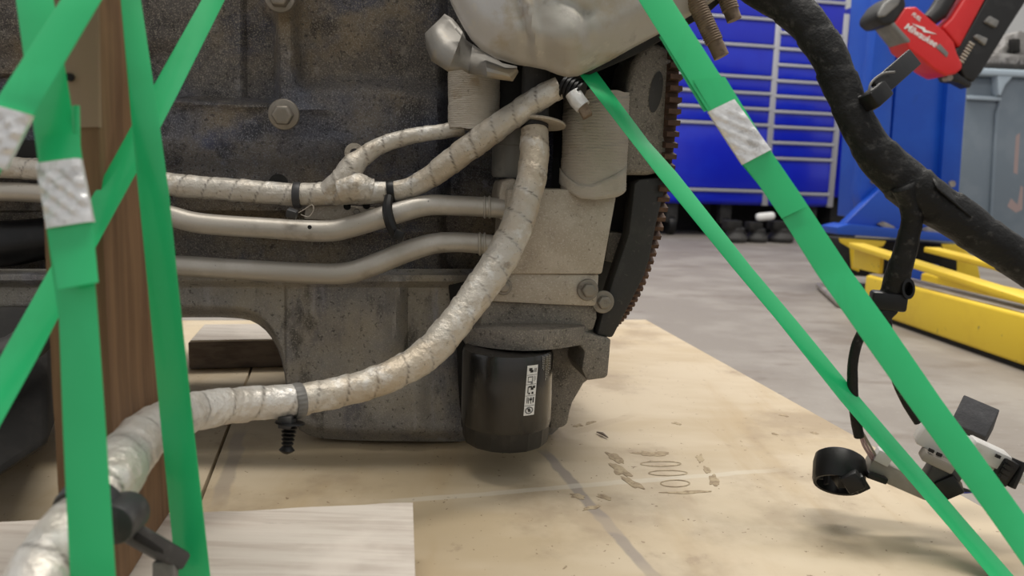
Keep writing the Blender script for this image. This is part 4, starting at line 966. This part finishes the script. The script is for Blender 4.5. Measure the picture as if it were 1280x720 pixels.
# blue locker beside it
lk = thing('locker', K.at(K.uz(1080, 100)[0], 0, -.2), 'plain royal blue locker with a silver handle beside the drawers', 'locker')
ul0, ul1 = uB1 + .035, K.uz(1101, 60)[0]; zl = K.uz(1060, 247)[1]
obj('locker_body', kbox(ul0, ul1, zl, 1.6, .0, -.5), M['blue'], lk, bevel=.005)
obj('locker_plinth', kbox(ul0 + .02, ul1 - .02, .002, zl, -.06, -.46), M['darkhole'], lk)
ld_ = obj('locker_door', kbox(ul0 + .01, ul1 - .008, zl + .02, 1.58, .014, .0), M['blue'], lk, bevel=.003)
hu, hz = K.uz(1088, 82); obj('door_handle', kbox(hu - .012, hu + .012, hz - .07, hz + .07, .035, .014), M['trim'], ld_, bevel=.005)
hu, hz = K.uz(1079, 80); c = K.at(hu, hz, .02); obj('door_lock', MB().cyl(c, c + K.m * .012, .018, 16), M['trim'], ld_)
hu, hz = K.uz(1087, 1); obj('paper_label', kbox(hu - .07, hu + .06, hz - .03, hz + .06, .0155, .014), M['white'], ld_, label='blank white paper label')

# ================================================================== LIFT COLUMN WITH YELLOW LEGS
C2 = Plane(YAW, 2.45)
lc = thing('lift_column', C2.at(1.2, 0, -.1), 'bright blue steel lift column standing on yellow legs', 'lift')
def cq(name, pts, o0, o1, m, parent=None, bevel=.003, **k): return obj(name, MB().pprism(C2, pts, o0, o1), M[m], parent or lc, bevel=bevel, **k)
cq('column_back', [(1100, -90), (1222, -90), (1196, 284), (1075, 272)], -.02, -.16, 'bluecol')
cq('column_flange', [(1108, -90), (1131, -90), (1108, 232), (1078, 262), (1074, 240)], .02, -.03, 'bluecol')
cq('column_panel', [(1137, -90), (1193, -90), (1172, 255), (1108, 255)], .0, -.03, 'bluecol')
cq('column_flange', [(1199, -90), (1224, -90), (1197, 258), (1174, 258)], .02, -.03, 'bluecol')
cq('column_gusset', [(1103, 234), (1176, 240), (1200, 288), (1200, 299), (1050, 286)], .06, .02, 'bluecol')
bp = cq('base_plate', [(1046, 284), (1062, 280), (1204, 294), (1206, 303), (1048, 293)], .10, .0, 'bluecol')
cq('gap_shade_box', [(1062, 300), (1204, 306), (1204, 352), (1066, 345)], .0, -.2, 'darkhole')  # black box added to fill the shaded gap under the base plate
for pts in ([(1098, 281), (1105, 278), (1118, 284), (1122, 290), (1112, 291)], [(1152, 288), (1170, 281), (1182, 285), (1186, 293), (1160, 293)]):
    cq('anchor_plate', [(x, y - 1) for x, y in pts], .075, .062, 'worn', bevel=.001)
for x, y in ((1189, 230), (1090, 227)):
    c = C2(x, y, .022); obj('column_bolt', MB().cyl(c - C2.m * .008, c + C2.m * .006, .012 if x > 1100 else .006, 14), M['worn'], lc)
# yellow legs: floor beam, sloping flange, end webs
A, B = Zp(1114, 400, .012), Zp(1292, 462, .012)
bdv = (B - A); bdv.z = 0; bdv.normalize(); side = Vector((-bdv.y, bdv.x, 0))
if side.x < 0: side = -side
A0 = A - bdv * .34; B0 = B + bdv * .5
def beam(a, b, off, wdt, z0, z1, z0b=None, z1b=None):
    z0b = z0 if z0b is None else z0b; z1b = z1 if z1b is None else z1b
    a, b = a + side * off, b + side * off
    V = lambda p, s, z: Vector((p.x, p.y, z)) + side * s
    return MB().hexa([V(a, 0, z0), V(b, 0, z0b), V(b, 0, z1b), V(a, 0, z1)], [V(a, wdt, z0), V(b, wdt, z0b), V(b, wdt, z1b), V(a, wdt, z1)])
A1 = A - bdv * .16
leg = obj('yellow_leg', beam(A1, B0, 0, .10, .012, .115), M['yellow'], lc, bevel=.008, seg=3)
obj('leg_top_plate', beam(A1, B0, .012, .08, .1155, .118), M['worn'], leg, label='scuffed bare steel strip on top')
obj('leg_shade_strip', beam(A1 + bdv * .02, B0, .01, .08, .001, .012), M['darkhole'], leg)  # dark strip standing in for the shadow gap beneath the leg
obj('sloping_flange', beam(A0 + bdv * .0, B0 - bdv * .45, .03, .05, .178, .194, .120, .134), M['yellow'], leg, bevel=.003)
obj('leg_web', beam(A0, A0 + bdv * .16, .05, .012, .116, .18, .116, .165), M['yellow'], leg, bevel=.002)
obj('end_web', MB().prism([C2(x, y, .09) for x, y in ((1048, 297), (1108, 301), (1104, 308), (1078, 312), (1074, 340), (1064, 336), (1062, 310), (1050, 303))], [C2(x, y, .06) for x, y in ((1048, 297), (1108, 301), (1104, 308), (1078, 312), (1074, 340), (1064, 336), (1062, 310), (1050, 303))]), M['yellow'], leg, bevel=.003)
leg2 = obj('yellow_leg', beam(A0 - bdv * .05, B0, .30, .08, .012, .1), M['yellow'], lc, bevel=.008, seg=3)
obj('sloping_flange', beam(A0 + bdv * .02, B0 - bdv * .3, .26, .05, .172, .188, .118, .132), M['yellow'], leg2, bevel=.003)
obj('end_web', MB().prism([C2(x, y, .1) for x, y in ((1176, 305), (1202, 305), (1222, 330), (1226, 352), (1196, 346), (1196, 318), (1180, 312))], [C2(x, y, .07) for x, y in ((1176, 305), (1202, 305), (1222, 330), (1226, 352), (1196, 346), (1196, 318), (1180, 312))]), M['yellow'], leg2, bevel=.003)
obj('cross_tie', MB().box(C2.at(C2.uz(1140, 340)[0], .06, .03), (C2.a, C2.m, up), (.07, .02, .04)), M['bluecol'], lc, bevel=.004)
rd_ = [Zp(1024, 357, .012), Zp(1050, 380, .012)]
tag(obj('steel_rod', MB().cyl(rd_[0], rd_[1], .011, 12), M['worn'], base=True, bevel=.002), 'short steel rod lying on the concrete beside the yellow leg', 'rod')

# ================================================================== RED NAILER
Q = Plane(R(4), 2.12)
na = thing('cordless_nailer', Q(1170, 60), 'red and black cordless nailer hanging nose down before the blue column', 'power tool')
def nq(name, pts, o0, o1, m, bevel=.006, seg=3, parent=None, **k): return obj(name, MB().pprism(Q, pts, o0, o1), M[m], parent or na, bevel=bevel, seg=seg, **k)
nq('nailer_body', [(1131, 9), (1146, 8), (1166, 26), (1181, 38), (1193, 52), (1197, 66), (1204, 80), (1203, 86), (1196, 92), (1183, 95), (1168, 87), (1152, 73), (1136, 61), (1132, 52), (1116, 32)], .045, -.045, 'red', .012)
nq('body_grip', [(1112, 28), (1118, 26), (1140, 50), (1137, 56), (1131, 52)], .046, -.04, 'toolgrey', .006)
ec = nq('end_cap', [(1095, 24), (1096, 16), (1106, 2), (1120, -8), (1131, -6), (1134, 7), (1118, 30), (1104, 32)], .048, -.048, 'toolblack', .010)
nq('cap_face', [(1098, 17), (1107, 3), (1121, -6), (1127, -3), (1124, 6), (1108, 20), (1099, 22)], .053, .04, 'toolgrey', .005, parent=ec)
hp = [Q(1160, 26, 0), Q(1172, 16, 0), Q(1184, -4, 0), Q(1200, -40, 0), Q(1216, -75, 0)]
obj('handle', MB().tube(hp, [.02, .026, .026, .026, .03], 18), M['toolblack'], na, angle=60)
nq('magazine_rail', [(1178, 34), (1190, 22), (1213, -14), (1242, -60), (1262, -60), (1232, 0), (1200, 60), (1193, 52)], .026, -.026, 'red', .008)
mg = nq('magazine', [(1193, 65), (1206, 47), (1228, 8), (1262, -60), (1320, -60), (1284, 0), (1262, 34), (1228, 90), (1217, 103), (1206, 98)], .02, -.03, 'toolblack', .006)
nq('magazine_latch', [(1231, 27), (1238, 19), (1250, 26), (1246, 35)], .028, .015, 'toolgrey', .004, parent=mg)
nq('magazine_latch', [(1218, 46), (1222, 42), (1236, 48), (1232, 57)], .028, .015, 'toolgrey', .004, parent=mg)
for k in range(7):
    t = k / 6; x, y = 1201 + 13 * t, 76 - 22 * t
    obj('nail_strip', obox(Q(x - 2.6, y - 1.6, .0225), Q(x + 3.4, y + 2.4, .0225), .006, .0045), M['sleeve'], mg, bevel=.0008)
nq('nailer_nose', [(1182, 93), (1196, 90), (1206, 97), (1216, 104), (1213, 110), (1200, 103), (1186, 101)], .022, -.022, 'toolblack', .004)
c = Q(1187, 97, .024); obj('nose_tip', MB().cyl(c - Q.m * .002, c + Q.m * .02, .009, 14), M['worn'], na)
nq('belt_window', [(1170, 59), (1175, 54), (1186, 66), (1184, 72)], .0475, .04, 'toolgrey', .002, 2)
nq('battery_base', [(1196, -75), (1275, -52), (1292, -92), (1214, -116)], .045, -.045, 'toolblack', .008)
nq('hang_hook', [(1225, -90), (1232, -90), (1232, -140), (1225, -140)], -.03, -.3, 'worn', .002, 1, label='steel hook fixed to the column')
def lettering(txt, parent, o, ang_pts, size, mname, shear=.2):
    cu = bpy.data.curves.new('lettering', 'FONT'); cu.body = txt; cu.size = size; cu.extrude = .0004; cu.shear = shear; cu.align_x = 'CENTER'; cu.align_y = 'CENTER'; cu.offset = size * .018
    tmp = bpy.data.objects.new('tmp_text', cu); COL.objects.link(tmp)
    dg = bpy.context.evaluated_depsgraph_get(); me = bpy.data.meshes.new_from_object(tmp.evaluated_get(dg)); bpy.data.objects.remove(tmp)
    a, b = Q(*ang_pts[0], o), Q(*ang_pts[1], o); x = (b - a).normalized(); z = -Q.m; y = z.cross(x)
    mx = Matrix((x, y, z)).transposed().to_4x4(); mx.translation = a.lerp(b, .5); me.transform(mx)
    me.transform(Matrix.Translation(-Vector(parent['_w']))); me.materials.clear(); me.materials.append(M[mname])
    ob = bpy.data.objects.new('lettering', me); COL.objects.link(ob); ob.parent = parent; return ob
t_ = lettering('Milwaukee', na, .0462, ((1133, 33), (1169, 55)), .0245, 'white_print'); t_['label'] = 'white maker lettering'
t_ = lettering('FUEL', na, .0462, ((1139, 16), (1152, 26)), .014, 'white_print'); t_['label'] = 'small white lettering'
# the white lightning bolt over the name
obj('lightning_mark', MB().prism([Q(x, y, .0466) for x, y in ((1139, 29), (1156, 34.5), (1157, 37.5), (1172, 43), (1154, 40), (1153, 37))], [Q(x, y, .0455) for x, y in ((1139, 29), (1156, 34.5), (1157, 37.5), (1172, 43), (1154, 40), (1153, 37))]), M['white_print'], na)

# ================================================================== GREY BIN AND MACHINE
G = Plane(YAW, 3.4)
bn = thing('waste_bin', G.at(2.2, 0, -.2), 'tall blue grey plastic bin with a pale rim at the right edge', 'bin')
def gq(name, pts, o0, o1, m, parent=None, bevel=.008, **k): return obj(name, MB().pprism(G, pts, o0, o1), M[m], parent or bn, bevel=bevel, seg=3, **k)
zb = G.uz(1240, 338)
gq('bin_body', [(1209, 96), (1420, 104), (1400, 352), (1190, 337)], .0, -.5, 'bin')
rim = gq('bin_rim', [(1211, 84), (1425, 94), (1425, 103), (1211, 93)], .05, -.54, 'binrim')
for x in (1253, 1330): gq('rim_rib', [(x - 6, 92), (x + 16, 93), (x + 4, 106), (x - 2, 120), (x - 4, 118)], .045, .0, 'binrim', rim, .004)
gq('rim_band', [(1211, 119), (1252, 121), (1252, 126), (1211, 124)], .02, .0, 'binrim', rim, .004)
gq('bin_step', [(1252, 96), (1420, 104), (1404, 345), (1236, 330), (1246, 142), (1250, 128)], .02, .0, 'bin', None, .01)
gq('bin_mark', [(1259, 258), (1264, 248), (1272, 256), (1276, 232), (1279, 234), (1278, 262), (1270, 266)], .0206, .02, 'orange', None, 0)
gq('bin_mark', [(1270, 170), (1275, 166), (1272, 218), (1267, 216)], .0206, .02, 'orange', None, 0)
gq('bin_lid', [(1213, 77), (1425, 86), (1425, 94), (1211, 84)], .03, -.5, 'darkplate', None, .006)
mc = thing('shop_machine', G(1262, 78, -.2), 'grey and black bench machine standing on the bin lid', 'machine')
def gm(name, pts, o0, o1, m): return obj(name, MB().pprism(G, pts, o0, o1), M[m], mc, bevel=.006, seg=2)
gm('machine_base', [(1236, 79), (1300, 82), (1300, 70), (1250, 66), (1238, 70)], -.05, -.3, 'machine')
gm('machine_head', [(1246, 66), (1300, 70), (1300, 46), (1276, 38), (1262, 44), (1258, 56)], -.08, -.28, 'machine')
gm('machine_motor', [(1266, 66), (1276, 66), (1276, 48), (1266, 48)], -.05, -.08, 'darkhole')

for o in list(bpy.data.objects):
    if '_w' in o: del o['_w']
for m in bpy.data.materials:
    if 'last' in m: del m['last']
